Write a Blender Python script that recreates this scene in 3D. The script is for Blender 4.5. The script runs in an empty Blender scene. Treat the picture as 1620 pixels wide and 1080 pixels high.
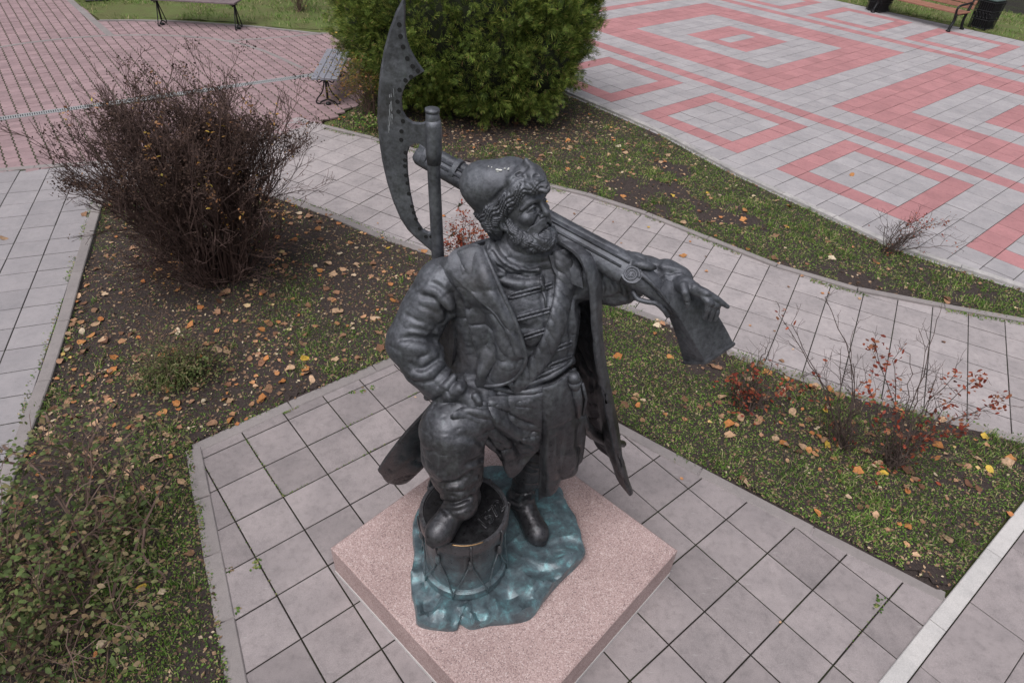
import bpy, bmesh, math, random, os
import numpy as np
from mathutils import Vector, Matrix, noise as mnoise
from mathutils.geometry import tessellate_polygon

random.seed(7); np.random.seed(7)
SC = bpy.context.scene
COL = SC.collection

# ------------------------------------------------------------------ camera
CAM_H, CAM_PITCH, CAM_ROLL, CAM_F = 4.4678, 0.67892, 0.05587, 1027.12   # focal length for a 1620 px wide picture
_fw = Vector((0, math.cos(CAM_PITCH), -math.sin(CAM_PITCH)))
_rt0 = Vector((1, 0, 0)); _up0 = _rt0.cross(_fw)
_rt = _rt0*math.cos(CAM_ROLL) + _up0*math.sin(CAM_ROLL); _up = _rt.cross(_fw)
CAM_P = Vector((0, 0, CAM_H))
cam_data = bpy.data.cameras.new('camera'); cam = bpy.data.objects.new('camera', cam_data); COL.objects.link(cam)
cam.matrix_world = Matrix(((_rt.x, _up.x, -_fw.x, 0), (_rt.y, _up.y, -_fw.y, 0), (_rt.z, _up.z, -_fw.z, CAM_H), (0, 0, 0, 1)))
cam_data.sensor_width = 36; cam_data.lens = 36*CAM_F/1620; cam_data.clip_start = 0.05; cam_data.clip_end = 500
SC.camera = cam

# ------------------------------------------------------------------ sky, sun, exposure (an overcast autumn day)
SUN_EL, SUN_AZ = math.radians(64), math.radians(205)     # azimuth clockwise from +Y
world = bpy.data.worlds.new('World'); SC.world = world; world.use_nodes = True
_n = world.node_tree.nodes; _l = world.node_tree.links
_sky = _n.new('ShaderNodeTexSky'); _sky.sky_type = 'NISHITA'; _sky.sun_disc = False
_sky.sun_elevation = SUN_EL; _sky.sun_rotation = SUN_AZ; _sky.air_density = 1.0; _sky.dust_density = 4.0
_hs = _n.new('ShaderNodeHueSaturation'); _hs.inputs['Saturation'].default_value = 0.30
_l.new(_sky.outputs[0], _hs.inputs['Color']); _l.new(_hs.outputs[0], _n['Background'].inputs['Color'])
_n['Background'].inputs['Strength'].default_value = 0.085
sun_data = bpy.data.lights.new('sun', 'SUN'); sun_data.energy = 1.5; sun_data.angle = math.radians(50); sun_data.color = (1, 0.98, 0.96)
sun = bpy.data.objects.new('sun', sun_data); COL.objects.link(sun)
_sd = Vector((math.sin(SUN_AZ)*math.cos(SUN_EL), math.cos(SUN_AZ)*math.cos(SUN_EL), math.sin(SUN_EL)))
sun.rotation_euler = _sd.to_track_quat('Z', 'Y').to_euler(); sun.location = (0, 0, 30)
SC.view_settings.view_transform = 'Standard'; SC.view_settings.look = 'None'; SC.view_settings.gamma = 1
SC.view_settings.exposure = 0.55; SC.view_settings.use_curve_mapping = False
SC.render.engine = 'CYCLES'; SC.cycles.max_bounces = 6; SC.cycles.transparent_max_bounces = 8

# ------------------------------------------------------------------ helpers
def ray(px, py):
    return _fw + _rt*((px-810)/CAM_F) - _up*((py-540)/CAM_F)
def at(px, py, y):           # the world point seen at a photo pixel, at distance y along +Y
    d = ray(px, py); return CAM_P + d*(y/d.y)
def gp(px, py, z=0.0):       # the world point seen at a photo pixel, at height z
    d = ray(px, py); return CAM_P + d*((z-CAM_H)/d.z)
def A(px, py, y):
    return np.array(at(px, py, y))
def V(*a): return np.array(a, float)

def tag(o, label=None, cat=None, group=None, kind=None):
    if label: o['label'] = label
    if cat: o['category'] = cat
    if group: o['group'] = group
    if kind: o['kind'] = kind
    return o
def empty(name, loc=(0, 0, 0), rz=0.0, parent=None):
    o = bpy.data.objects.new(name, None); o.location = loc; o.rotation_euler = (0, 0, rz); o.empty_display_size = 0.1
    COL.objects.link(o)
    if parent: o.parent = parent
    return o
def link(name, me, mat=None, parent=None, loc=None):
    o = bpy.data.objects.new(name, me); COL.objects.link(o)
    if mat is not None and not me.materials: me.materials.append(mat)
    if parent is not None:
        o.parent = parent
    if loc is not None: o.location = loc
    return o
def npmesh(name, v, f, smooth=False, mats=None):
    """mesh from an (n,3) array and an (m,3|4) index array, or a list of faces"""
    me = bpy.data.meshes.new(name)
    v = np.asarray(v, np.float32)
    if isinstance(f, np.ndarray):
        k = f.shape[1]; loops = f.ravel(); starts = np.arange(0, len(loops), k); tot = np.full(len(f), k)
    else:
        tot = np.array([len(a) for a in f]); loops = np.array([i for a in f for i in a]); starts = np.concatenate([[0], np.cumsum(tot)[:-1]])
    me.vertices.add(len(v)); me.vertices.foreach_set('co', v.ravel())
    me.loops.add(len(loops)); me.loops.foreach_set('vertex_index', loops.astype(np.int32))
    me.polygons.add(len(tot)); me.polygons.foreach_set('loop_start', starts.astype(np.int32)); me.polygons.foreach_set('loop_total', tot.astype(np.int32))
    me.polygons.foreach_set('use_smooth', np.full(len(tot), bool(smooth)))
    if mats is not None: me.polygons.foreach_set('material_index', np.asarray(mats, np.int32))
    me.update(calc_edges=True); me.validate(clean_customdata=False)
    return me
class MB:
    """collects simple solids into one mesh"""
    def __init__(s): s.v = []; s.f = []; s.sm = []
    def add(s, v, f):
        n = len(s.v); s.v += [tuple(p) for p in v]; s.f += [tuple(i+n for i in a) for a in f]; return s
    def box(s, c, d, rz=0.0, m=None):
        pts = []
        for z in (-.5, .5):
            for x, y in ((-.5, -.5), (.5, -.5), (.5, .5), (-.5, .5)):
                p = Vector((x*d[0], y*d[1], z*d[2])); p.rotate(Matrix.Rotation(rz, 3, 'Z'))
                if m is not None: p = m @ p
                pts.append(p + Vector(c))
        return s.add(pts, [(3, 2, 1, 0), (4, 5, 6, 7), (0, 1, 5, 4), (1, 2, 6, 5), (2, 3, 7, 6), (3, 0, 4, 7)])
    def prism(s, poly, z0, z1, inset=0.0, drop=0.0):
        """poly: ccw xy list; a small chamfer when inset>0"""
        n = len(poly); v = [(x, y, z0) for x, y in poly]
        if inset:
            top = inset_poly(poly, inset)
            v += [(x, y, z1-drop) for x, y in poly] + [(x, y, z1) for x, y in top]
            f = [tuple(range(n))[::-1]]
            for k in range(2):
                f += [(k*n+i, k*n+(i+1) % n, (k+1)*n+(i+1) % n, (k+1)*n+i) for i in range(n)]
            f += [tuple(range(2*n, 3*n))]
        else:
            v += [(x, y, z1) for x, y in poly]
            f = [tuple(range(n))[::-1], tuple(range(n, 2*n))] + [(i, (i+1) % n, n+(i+1) % n, n+i) for i in range(n)]
        return s.add(v, f)
    def tube(s, pts, rad, n=6, caps=True):
        pts = [Vector(p) for p in pts]
        if not hasattr(rad, '__len__'): rad = [rad]*len(pts)
        v = []; f = []; up = None
        for i, p in enumerate(pts):
            t = (pts[min(i+1, len(pts)-1)] - pts[max(i-1, 0)])
            if t.length < 1e-9: t = Vector((0, 0, 1))
            t.normalize()
            if up is None:
                up = Vector((0, 0, 1)) if abs(t.z) < .9 else Vector((1, 0, 0))
            a = up - t*up.dot(t)
            if a.length < 1e-6: a = t.orthogonal()
            a.normalize(); up = a; b = t.cross(a)
            for k in range(n):
                w = 2*math.pi*k/n; v.append(p + (a*math.cos(w) + b*math.sin(w))*rad[i])
        for i in range(len(pts)-1):
            f += [(i*n+k, i*n+(k+1) % n, (i+1)*n+(k+1) % n, (i+1)*n+k) for k in range(n)]
        if caps: f += [tuple(range(n))[::-1], tuple((len(pts)-1)*n+k for k in range(n))]
        return s.add(v, f)
    def lathe(s, prof, c, n=32):
        """prof: (r, z) pairs"""
        v = []; f = []
        for r, z in prof:
            for k in range(n):
                w = 2*math.pi*k/n; v.append((c[0]+r*math.cos(w), c[1]+r*math.sin(w), c[2]+z))
        for i in range(len(prof)-1):
            f += [(i*n+k, i*n+(k+1) % n, (i+1)*n+(k+1) % n, (i+1)*n+k) for k in range(n)]
        f += [tuple(range(n))[::-1], tuple((len(prof)-1)*n+k for k in range(n))]
        return s.add(v, f)
    def build(s, name, mat, parent=None, smooth=False, loc=None):
        v = np.array(s.v, float)
        if loc is not None: v = v - np.array(loc)
        me = npmesh(name, v, s.f, smooth); return link(name, me, mat, parent, loc)
def inset_poly(poly, d):
    n = len(poly); out = []
    for i in range(n):
        p0 = Vector(poly[i-1]); p = Vector(poly[i]); p1 = Vector(poly[(i+1) % n])
        e0 = (p-p0).normalized(); e1 = (p1-p).normalized()
        n0 = Vector((-e0.y, e0.x)); n1 = Vector((-e1.y, e1.x)); m = n0+n1
        k = max(m.dot(n0), .3); out.append(tuple(p + m*(d/k)))
    return out
def clip_poly(poly, hp):
    """Sutherland-Hodgman against half planes (nx, ny, c): keep nx*x+ny*y <= c"""
    for nx, ny, c in hp:
        out = []
        for i in range(len(poly)):
            a = poly[i]; b = poly[(i+1) % len(poly)]
            da = nx*a[0]+ny*a[1]-c; db = nx*b[0]+ny*b[1]-c
            if da <= 0: out.append(a)
            if (da < 0) != (db < 0) and abs(da-db) > 1e-12:
                t = da/(da-db); out.append((a[0]+(b[0]-a[0])*t, a[1]+(b[1]-a[1])*t))
        poly = out
        if len(poly) < 3: return []
    r = []
    for p in poly:
        if not r or math.hypot(p[0]-r[-1][0], p[1]-r[-1][1]) > 1e-4: r.append(p)
    if len(r) > 2 and math.hypot(r[0][0]-r[-1][0], r[0][1]-r[-1][1]) < 1e-4: r.pop()
    return r if len(r) > 2 else []
def spline2(P, step=None, n=None):
    """Catmull-Rom through points of any dimension, sampled every step or n times"""
    P = np.array(P, float)
    if len(P) < 3: Q = np.vstack([P[0], P, P[-1]]) if len(P) == 2 else P
    else: Q = np.vstack([2*P[0]-P[1], P, 2*P[-1]-P[-2]])
    out = []
    for i in range(1, len(Q)-2):
        a, b, c, e = Q[i-1:i+3]
        m = n if n else max(2, int(np.linalg.norm(c-b)/step))
        for t in np.linspace(0, 1, m, endpoint=False):
            out.append(.5*((2*b)+(c-a)*t+(2*a-5*b+4*c-e)*t*t+(3*b-a-3*c+e)*t**3))
    out.append(Q[-2]); return np.array(out)
def area(poly):
    return .5*sum(poly[i-1][0]*poly[i][1]-poly[i][0]*poly[i-1][1] for i in range(len(poly)))

# ------------------------------------------------------------------ materials
def newmat(name):
    m = bpy.data.materials.new(name); m.use_nodes = True
    nt = m.node_tree; return m, nt, nt.nodes, nt.links, nt.nodes['Principled BSDF']
def ramp(N, stops, interp='LINEAR'):
    r = N.new('ShaderNodeValToRGB'); r.color_ramp.interpolation = interp
    el = r.color_ramp.elements
    while len(el) < len(stops): el.new(0.5)
    for e, (p, c) in zip(el, stops):
        e.position = p; e.color = (*c, 1) if len(c) == 3 else c
    return r
def noise_tex(N, L, scale, detail=4, rough=.55, coord=None, dist=0.0):
    t = N.new('ShaderNodeTexNoise'); t.inputs['Scale'].default_value = scale; t.inputs['Detail'].default_value = detail
    t.inputs['Roughness'].default_value = rough; t.inputs['Distortion'].default_value = dist
    if coord is not None: L.new(coord, t.inputs['Vector'])
    return t
def mixc(N, L, fac, a, b, mode='MIX'):
    m = N.new('ShaderNodeMix'); m.data_type = 'RGBA'; m.blend_type = mode
    for s, x in ((0, fac), (6, a), (7, b)):
        if hasattr(x, 'links'): L.new(x, m.inputs[s])
        else: m.inputs[s].default_value = x if s == 0 else ((*x, 1) if len(x) == 3 else x)
    return m.outputs[2]
def bump(N, L, h, strength, dist, base=None):
    b = N.new('ShaderNodeBump'); b.inputs['Strength'].default_value = strength; b.inputs['Distance'].default_value = dist
    L.new(h, b.inputs['Height'])
    if base is not None: L.new(base, b.inputs['Normal'])
    return b.outputs[0]
def math_n(N, L, op, a, b=None, clamp=False):
    m = N.new('ShaderNodeMath'); m.operation = op; m.use_clamp = clamp
    for s, x in ((0, a), (1, b)):
        if x is None: continue
        if hasattr(x, 'links'): L.new(x, m.inputs[s])
        else: m.inputs[s].default_value = x
    return m.outputs[0]
# ------------------------------------------------------------------ stone and soil materials
def slab_mat(name, col, var=.10, speck=.25, rough=.85, stain=.5):
    m, nt, N, L, B = newmat(name)
    geo = N.new('ShaderNodeNewGeometry'); oi = N.new('ShaderNodeObjectInfo'); co = geo.outputs['Position']
    r = math_n(N, L, 'FRACT', math_n(N, L, 'ADD', oi.outputs['Random'], geo.outputs['Random Per Island']))
    rv = N.new('ShaderNodeMapRange'); L.new(r, rv.inputs[0]); rv.inputs[3].default_value = 1-var; rv.inputs[4].default_value = 1+var
    n1 = noise_tex(N, L, 260, 3, .7, co); n2 = noise_tex(N, L, 3.1, 5, .6, co); n3 = noise_tex(N, L, 16, 6, .65, co)
    r1 = ramp(N, [(.25, (1-speck,)*3), (.5, (1, 1, 1)), (.78, (1+speck,)*3)]); L.new(n1.outputs[0], r1.inputs[0])
    r2 = ramp(N, [(.3, (1-.22*stain,)*3), (.62, (1.04, 1.03, 1.02))]); L.new(n2.outputs[0], r2.inputs[0])
    r3 = ramp(N, [(.28, (1-.22*stain,)*3), (.5, (1, 1, 1)), (.8, (1+.08*stain,)*3)]); L.new(n3.outputs[0], r3.inputs[0])
    c = mixc(N, L, 1, col, r1.outputs[0], 'MULTIPLY'); c = mixc(N, L, 1, c, r2.outputs[0], 'MULTIPLY'); c = mixc(N, L, 1, c, r3.outputs[0], 'MULTIPLY')
    cb = N.new('ShaderNodeCombineXYZ')
    for i in range(3): L.new(rv.outputs[0], cb.inputs[i])
    c = mixc(N, L, 1, c, cb.outputs[0], 'MULTIPLY')
    # pale scuffs
    mp = N.new('ShaderNodeMapping'); mp.inputs['Scale'].default_value = (7, 38, 1); mp.inputs['Rotation'].default_value = (0, 0, .6); L.new(co, mp.inputs[0])
    n4 = noise_tex(N, L, 1.3, 2, .4, mp.outputs[0]); r4 = ramp(N, [(.70, (0, 0, 0)), (.76, (1, 1, 1))]); L.new(n4.outputs[0], r4.inputs[0])
    c = mixc(N, L, math_n(N, L, 'MULTIPLY', r4.outputs[0], .22), c, (.5, .49, .48))
    L.new(c, B.inputs['Base Color']); B.inputs['Roughness'].default_value = rough; B.inputs['Specular IOR Level'].default_value = .3
    L.new(bump(N, L, n1.outputs[0], .25, .002, bump(N, L, n3.outputs[0], .2, .006)), B.inputs['Normal'])
    return m
M_SLAB = slab_mat('grey_concrete_slab', (.275, .242, .248), .13, .36, .85, .9)
M_PATH = slab_mat('pale_concrete_slab', (.352, .316, .324), .09, .3, .85, .9)
M_WPATH = slab_mat('grey_path_slab', (.290, .270, .285), .06)
M_GREY = slab_mat('grey_plaza_slab', (.345, .325, .342), .07, .25, .85, .6)
M_PINK = slab_mat('red_plaza_slab', (.395, .190, .20), .08, .25, .85, .6)
M_PAVER = slab_mat('pink_paver', (.295, .205, .217), .13, .2)
M_KERB = slab_mat('kerb_concrete', (.25, .225, .225), .08, .3)
M_KERBP = slab_mat('painted_kerb', (.42, .40, .40), .1, .25, .8, 1.4)
M_GRAN = slab_mat('pale_granite', (.50, .48, .48), .03, .35)
def granite_mat():
    m, nt, N, L, B = newmat('pink_granite'); tc = N.new('ShaderNodeTexCoord'); co = tc.outputs['Object']
    v = N.new('ShaderNodeTexVoronoi'); v.inputs['Scale'].default_value = 170; L.new(co, v.inputs['Vector'])
    n1 = noise_tex(N, L, 150, 3, .7, co); n2 = noise_tex(N, L, 2.4, 5, .6, co)
    r = ramp(N, [(0, (.17, .12, .12)), (.10, (.30, .205, .20)), (.5, (.385, .275, .265)), (.85, (.46, .345, .33)), (1, (.56, .46, .45))])
    sp = N.new('ShaderNodeSeparateColor'); L.new(v.outputs['Color'], sp.inputs[0]); L.new(sp.outputs[0], r.inputs[0])
    r2 = ramp(N, [(.32, (.80, .78, .78)), (.6, (1.03, 1.03, 1.03))]); L.new(n2.outputs[0], r2.inputs[0])
    r1 = ramp(N, [(.3, (.85, .85, .85)), (.7, (1.1, 1.1, 1.1))]); L.new(n1.outputs[0], r1.inputs[0])
    c = mixc(N, L, 1, r.outputs[0], r2.outputs[0], 'MULTIPLY'); c = mixc(N, L, 1, c, r1.outputs[0], 'MULTIPLY'); L.new(c, B.inputs['Base Color'])
    B.inputs['Roughness'].default_value = .62; L.new(bump(N, L, n1.outputs[0], .2, .002), B.inputs['Normal']); return m
M_GRANITE = granite_mat()
def soil_mat(name, dark=(.030, .022, .020), mid=(.062, .046, .040), moss=None, mossamt=.5):
    m, nt, N, L, B = newmat(name); geo = N.new('ShaderNodeNewGeometry'); co = geo.outputs['Position']
    n1 = noise_tex(N, L, 34, 8, .75, co); n2 = noise_tex(N, L, 1.6, 5, .6, co); n3 = noise_tex(N, L, 140, 3, .6, co)
    r = ramp(N, [(.3, dark), (.62, mid), (.8, tuple(1.5*x for x in mid))]); L.new(n1.outputs[0], r.inputs[0]); c = r.outputs[0]
    if moss:
        rm = ramp(N, [(.5-.1*mossamt, (0, 0, 0)), (.62, (1, 1, 1))]); L.new(n2.outputs[0], rm.inputs[0])
        c = mixc(N, L, math_n(N, L, 'MULTIPLY', rm.outputs[0], mossamt), c, moss)
    L.new(c, B.inputs['Base Color']); B.inputs['Roughness'].default_value = .95; B.inputs['Specular IOR Level'].default_value = .2
    L.new(bump(N, L, n1.outputs[0], .9, .025, bump(N, L, n3.outputs[0], .5, .006)), B.inputs['Normal']); return m
M_SOIL = soil_mat('dark_soil', (.032, .025, .024), (.072, .055, .052)); M_FARLAWN = soil_mat('worn_grass_soil', (.08, .085, .035), (.14, .145, .06), (.12, .17, .05), .7)
M_BED = soil_mat('joint_bed', (.016, .014, .012), (.032, .028, .024), (.040, .060, .014), .30)
M_BEDM = soil_mat('mossy_bed', (.045, .042, .030), (.085, .080, .055), (.060, .080, .032), .5)

# ------------------------------------------------------------------ vectorised value noise and polygon tests for scattering
_RG = np.random.RandomState(12).rand(256, 256)
def vnoise(x, y, s=1.0, off=0.0):
    x = np.asarray(x)*s+off+100; y = np.asarray(y)*s+off*1.7+100; xi = np.floor(x).astype(int); yi = np.floor(y).astype(int)
    fx = x-xi; fy = y-yi; fx = fx*fx*(3-2*fx); fy = fy*fy*(3-2*fy); g = lambda a, b: _RG[a % 256, b % 256]
    return (g(xi, yi)*(1-fx)+g(xi+1, yi)*fx)*(1-fy)+(g(xi, yi+1)*(1-fx)+g(xi+1, yi+1)*fx)*fy
def inside(poly, x, y):
    x = np.asarray(x); y = np.asarray(y); r = np.zeros(x.shape, bool); n = len(poly)
    for i in range(n):
        x0, y0 = poly[i-1]; x1, y1 = poly[i]
        if y0 == y1: continue
        c = ((y0 > y) != (y1 > y)) & (x < (x1-x0)*(y-y0)/(y1-y0)+x0); r ^= c
    return r
def to_px(P):
    P = np.asarray(P, float)-np.array(CAM_P); z = P@np.array(_fw)
    return 810+CAM_F*(P@np.array(_rt))/z, 540-CAM_F*(P@np.array(_up))/z, z
def in_view(x, y, z=0., m=130):
    px, py, d = to_px(np.stack([x, y, np.broadcast_to(z, np.shape(x))], -1)); return (px > -m) & (px < 1620+m) & (py > -m) & (py < 1080+m) & (d > 0)
def ground_z(x, y): return .014+.030*(vnoise(x, y, 1.3)-.5)+.016*(vnoise(x, y, 5)-.5)+.010*(vnoise(x, y, 14, 3)-.5)

# ------------------------------------------------------------------ the ground sheet
g = MB().add([(-160, -60, -.05), (160, -60, -.05), (160, 260, -.05), (-160, 260, -.05)], [(0, 1, 2, 3)]).build('ground', M_FARLAWN); tag(g, kind='structure')

U = math.radians(0)
T_ANG, T_O, T_S = -.856, (-2.650, 3.663), .400
P_ANG, P_O, P_S = -.48, (.562, 8.843), .3904
L_ANG, L_O, L_S = -.498, (-3.028, 8.886), .398
Q_ANG, Q_O, Q_S = -.85, (5.862, 8.865), .3884
W_ANG, W_O, W_S, W_S2 = .362, (-7.41, 8.604), .394, .384
def lattice(o, ang, s, a0, a1, b0, b1, s2=None, gap=.011):
    """cells of a paving lattice as ccw quads, a along u, b along v (v to the left of u)"""
    s2 = s2 or s; c, n = math.cos(ang), math.sin(ang); out = []
    for a in range(a0, a1):
        for b in range(b0, b1):
            q = [((a*s+gap/2), (b*s2+gap/2)), (((a+1)*s-gap/2), (b*s2+gap/2)), (((a+1)*s-gap/2), ((b+1)*s2-gap/2)), ((a*s+gap/2), ((b+1)*s2-gap/2))]
            out.append((a, b, [(o[0]+x*c-y*n, o[1]+x*n+y*c) for x, y in q]))
    return out
def hp_from(p, q):
    """half plane to the left of p->q"""
    dx, dy = q[0]-p[0], q[1]-p[1]; l = math.hypot(dx, dy); nx, ny = dy/l, -dx/l; return (nx, ny, nx*p[0]+ny*p[1])
_full = {}
def slab_piece(name, poly, mat, parent, depth=.05, ch=.004, full=None, ang=0.0, rnd=random.Random(1)):
    """one paving slab; whole slabs of a kind share their mesh"""
    cx = sum(p[0] for p in poly)/len(poly); cy = sum(p[1] for p in poly)/len(poly)
    if full is not None:
        key = (name, full, mat.name)
        if key not in _full:
            w, h = full; pl = [(-w/2, -h/2), (w/2, -h/2), (w/2, h/2), (-w/2, h/2)]
            mb = MB().prism(pl, -depth, 0, ch, ch*.7); me = npmesh(name, np.array(mb.v), mb.f[1:]); me.materials.append(mat); _full[key] = me
        o = link(name, _full[key], None, parent); o.rotation_euler = (rnd.gauss(0, .0022), rnd.gauss(0, .0022), ang)
    else:
        mb = MB().prism([(x-cx, y-cy) for x, y in poly], -depth, 0, ch, ch*.7); me = npmesh(name, np.array(mb.v), mb.f[1:]); me.materials.append(mat)
        o = link(name, me, None, parent)
    o.location = (cx, cy, rnd.gauss(0, .0012)); return o
def sheet_poly(name, poly, z, mat, kind='structure'):
    tri = tessellate_polygon([[Vector((x, y, 0)) for x, y in poly]])
    o = MB().add([(x, y, z) for x, y in poly], [tuple(t) if area([poly[i] for i in t]) > 0 else tuple(t)[::-1] for t in tri]).build(name, mat); return tag(o, kind=kind)
def kerb(name, pts, w, z1, parent, mat, seg=1.0, z0=-.12, rnd=random.Random(2), gap=.006):
    """a row of kerb stones along a polyline; pts is the centre line"""
    P = spline2([tuple(p) for p in pts], step=.05); d = np.concatenate([[0], np.cumsum(np.linalg.norm(np.diff(P, axis=0), axis=1))])
    n = max(1, int(round(d[-1]/seg)))
    for i in range(n):
        s0 = d[-1]*i/n+gap/2; s1 = d[-1]*(i+1)/n-gap/2
        a = np.array([np.interp(s0, d, P[:, k]) for k in (0, 1)]); b = np.array([np.interp(s1, d, P[:, k]) for k in (0, 1)])
        t = (b-a)/np.linalg.norm(b-a); nn = np.array([-t[1], t[0]])*w/2; c = (a+b)/2
        poly = [tuple(a-nn-c), tuple(b-nn-c), tuple(b+nn-c), tuple(a+nn-c)]
        mb = MB().prism(poly, z0, z1, .008, .008); me = npmesh(name, np.array(mb.v), mb.f[1:]); o = link(name, me, mat, parent); o.location = (c[0], c[1], rnd.gauss(0, .002))

# ------------------------------------------------------------------ terrace round the statue
TL0, TL1 = (-2.76, 3.77), (-1.665, 1.83)        # kerb centre lines
TT1 = (-.70, 5.56); TR1 = (3.40, 2.74)
whd = ((4.54-2.67), (3.67-2.09)); WH0 = (2.67-whd[0]*.9, 2.09-whd[1]*.9); WH1 = (4.54+whd[0]*.6, 3.67+whd[1]*.6)   # near edge of the granite kerb
tl_ext = (TL0[0]+(TL1[0]-TL0[0])*2.1, TL0[1]+(TL1[1]-TL0[1])*2.1)
terr_poly = [TL0, tl_ext, (WH0[0]-.5, WH0[1]), TR1, TT1]
terrace = sheet_poly('terrace', [tl_ext, (WH0[0], WH0[1]), (3.42, 2.74), TT1, TL0], -.008, M_BED)
hps = [hp_from(TL0, tl_ext), hp_from(TR1, TT1), hp_from(TT1, TL0), hp_from(WH0, WH1)]
PLC = None
for a, b, q in lattice(T_O, T_ANG, T_S, -3, 22, -9, 13):
    c = clip_poly(q, hps)
    if not c or area(c) < .004: continue
    cx = sum(p[0] for p in c)/len(c); cy = sum(p[1] for p in c)/len(c)
    if not in_view(np.array([cx]), np.array([cy]), 0., 1100)[0]: continue
    whole = abs(area(c)-area(q)) < 1e-6
    slab_piece('paving_slab', c, M_SLAB, terrace, full=(T_S-.011, T_S-.011) if whole else None, ang=T_ANG)
kerb('kerb_stone', [TL0, tl_ext], .13, .012, terrace, M_KERB, .62)
kerb('kerb_stone', [TL0, (-2.0, 4.45), TT1], .12, .012, terrace, M_KERB, .9)
kerb('kerb_stone', [TT1, (1.09, 4.30), (1.42, 4.06), (2.09, 3.60), (2.69, 3.19), TR1], .11, .010, terrace, M_KERB, .95)
# granite kerb and the big slabs beyond it
wn = np.array([whd[1], -whd[0]])/math.hypot(*whd); wu = np.array(whd)/math.hypot(*whd); wang = math.atan2(whd[1], whd[0])
street = sheet_poly('pavement', [tuple(np.array(WH0)+wn*.01-wu*1), tuple(np.array(WH0)+wn*5-wu*1), tuple(np.array(WH1)+wn*5), tuple(np.array(WH1)+wn*.01)], -.009, M_BED)
for k in range(-2, 7):
    c0 = np.array((3.57, 2.72))+wu*(.80*k-.35)-wn*.055
    mb = MB().prism([(-.497, -.06), (.497, -.06), (.497, .06), (-.497, .06)], -.1, .014, .006, .006)
    if k % 1 == 0:
        o = link('granite_kerb', npmesh('granite_kerb', np.array(mb.v), mb.f[1:]), M_GRAN, street); o.location = (*(np.array((3.57, 2.72))+wu*(1.0*k+.1)-wn*.06), 0); o.rotation_euler = (0, 0, wang)
for i in range(-4, 8):
    for j in range(0, 4):
        c0 = np.array((3.57, 2.72))+wu*(.80*(i+.5)+(.28 if j % 2 else 0))+wn*(.006+.412*(j+.5))
        if not in_view(c0[:1], c0[1:], 0., 700)[0]: continue
        slab_piece('large_slab', [tuple(c0)], M_SLAB, street, full=(.794, .406), ang=wang)

# ------------------------------------------------------------------ the slab path behind the statue
low_k = [(-5.4, 9.02), (-4.4, 8.78), (-3.35, 8.50), (-2.44, 7.98), (-1.46, 7.38), (-.2, 6.88), (1.10, 6.42), (1.79, 5.99), (2.42, 5.50), (3.24, 5.06), (3.92, 4.82), (4.95, 4.44), (6.2, 4.0), (8, 3.4)]
up_k = [(-4.0, 11.55), (-3.54, 11.32), (-2.99, 11.07), (-2.5, 10.86), (-1, 10.12), (.42, 9.44), (1.32, 9.05), (2.19, 8.42), (3.46, 7.40), (4.3, 6.96), (5.22, 6.70), (6.19, 6.46), (8.2, 5.9)]
path_poly = low_k+up_k[::-1]
path = sheet_poly('path', path_poly, -.0055, M_BED)
def in_poly(c, poly): return bool(inside(poly, np.array([c[0]]), np.array([c[1]]))[0])
LX = -.9                                                             # the two laying patterns meet behind the statue
for o_, ang, s, hp in ((P_O, P_ANG, P_S, (-1, 0, -LX)), (L_O, L_ANG, L_S, (1, 0, LX))):
    for a, b, q in lattice(o_, ang, s, -22, 24, -14, 8):
        if not any(in_poly(p, path_poly) for p in q): continue
        c = clip_poly(q, [hp, hp_from((-4.3, 12.0), (-5.2, 8.6)) if hp[0] > 0 else (0, 0, 1)])
        if not c or area(c) < .004: continue
        if not in_view(np.array([c[0][0]]), np.array([c[0][1]]), 0., 330)[0]: continue
        slab_piece('path_slab', c, M_PATH, path, full=(s-.010, s-.010) if abs(area(c)-area(q)) < 1e-6 else None, ang=ang)
kerb('path_kerb', low_k[:], .10, .030, path, M_KERB, 1.0)
kerb('path_kerb', up_k[1:], .080, .036, path, M_KERB, 1.0)

# ------------------------------------------------------------------ path on the left
wk = [(-6.9, 9.05), (-6.35, 8.75), (-5.91, 8.17), (-5.2, 6.34), (-4.61, 4.83), (-4.26, 3.77), (-3.55, 1.75), (-2.9, -.2)]
redlow = [(-13, 6.9), (-7.8, 8.89), (-6.81, 9.25), (-5.3, 9.85), (-4.35, 10.6)]
w_poly = [(-4.45, 10.55), (-5.3, 9.85), (-6.81, 9.25), (-7.8, 8.89), (-13, 6.9), (-13, -1), (-2.9, -.2), (-3.55, 1.75), (-4.26, 3.77), (-4.61, 4.83), (-5.2, 6.34), (-5.91, 8.17), (-5.4, 9.02)]
side_path = sheet_poly('side_path', w_poly, -.0065, M_BED)
for a, b, q in lattice(W_O, W_ANG, W_S, -14, 12, -32, 6, W_S2):
    c = clip_poly(q, [hp_from((-4.35, 10.6), (-5.3, 9.85)) if q[0][0] > -5.3 else hp_from((-5.3, 9.85), (-6.81, 9.25)) if q[0][0] > -6.81 else hp_from((-6.81, 9.25), (-7.8, 8.89)) if q[0][0] > -7.8 else hp_from((-7.8, 8.89), (-13, 6.9))]+([hp_from((-5.2, 8.6), (-4.3, 12.0))] if q[0][1] > 8.2 and q[0][0] > -6.2 else []))
    if not c or area(c) < .004: continue
    if not any(in_poly(p, w_poly) for p in c): continue
    if not in_view(np.array([c[0][0]]), np.array([c[0][1]]), 0., 1100)[0]: continue
    slab_piece('path_slab', c, M_WPATH, side_path, full=(W_S-.011, W_S2-.011) if abs(area(c)-area(q)) < 1e-6 else None, ang=W_ANG)
kerb('path_kerb', wk[2:], .12, .055, side_path, M_KERB, 1.0)
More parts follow.
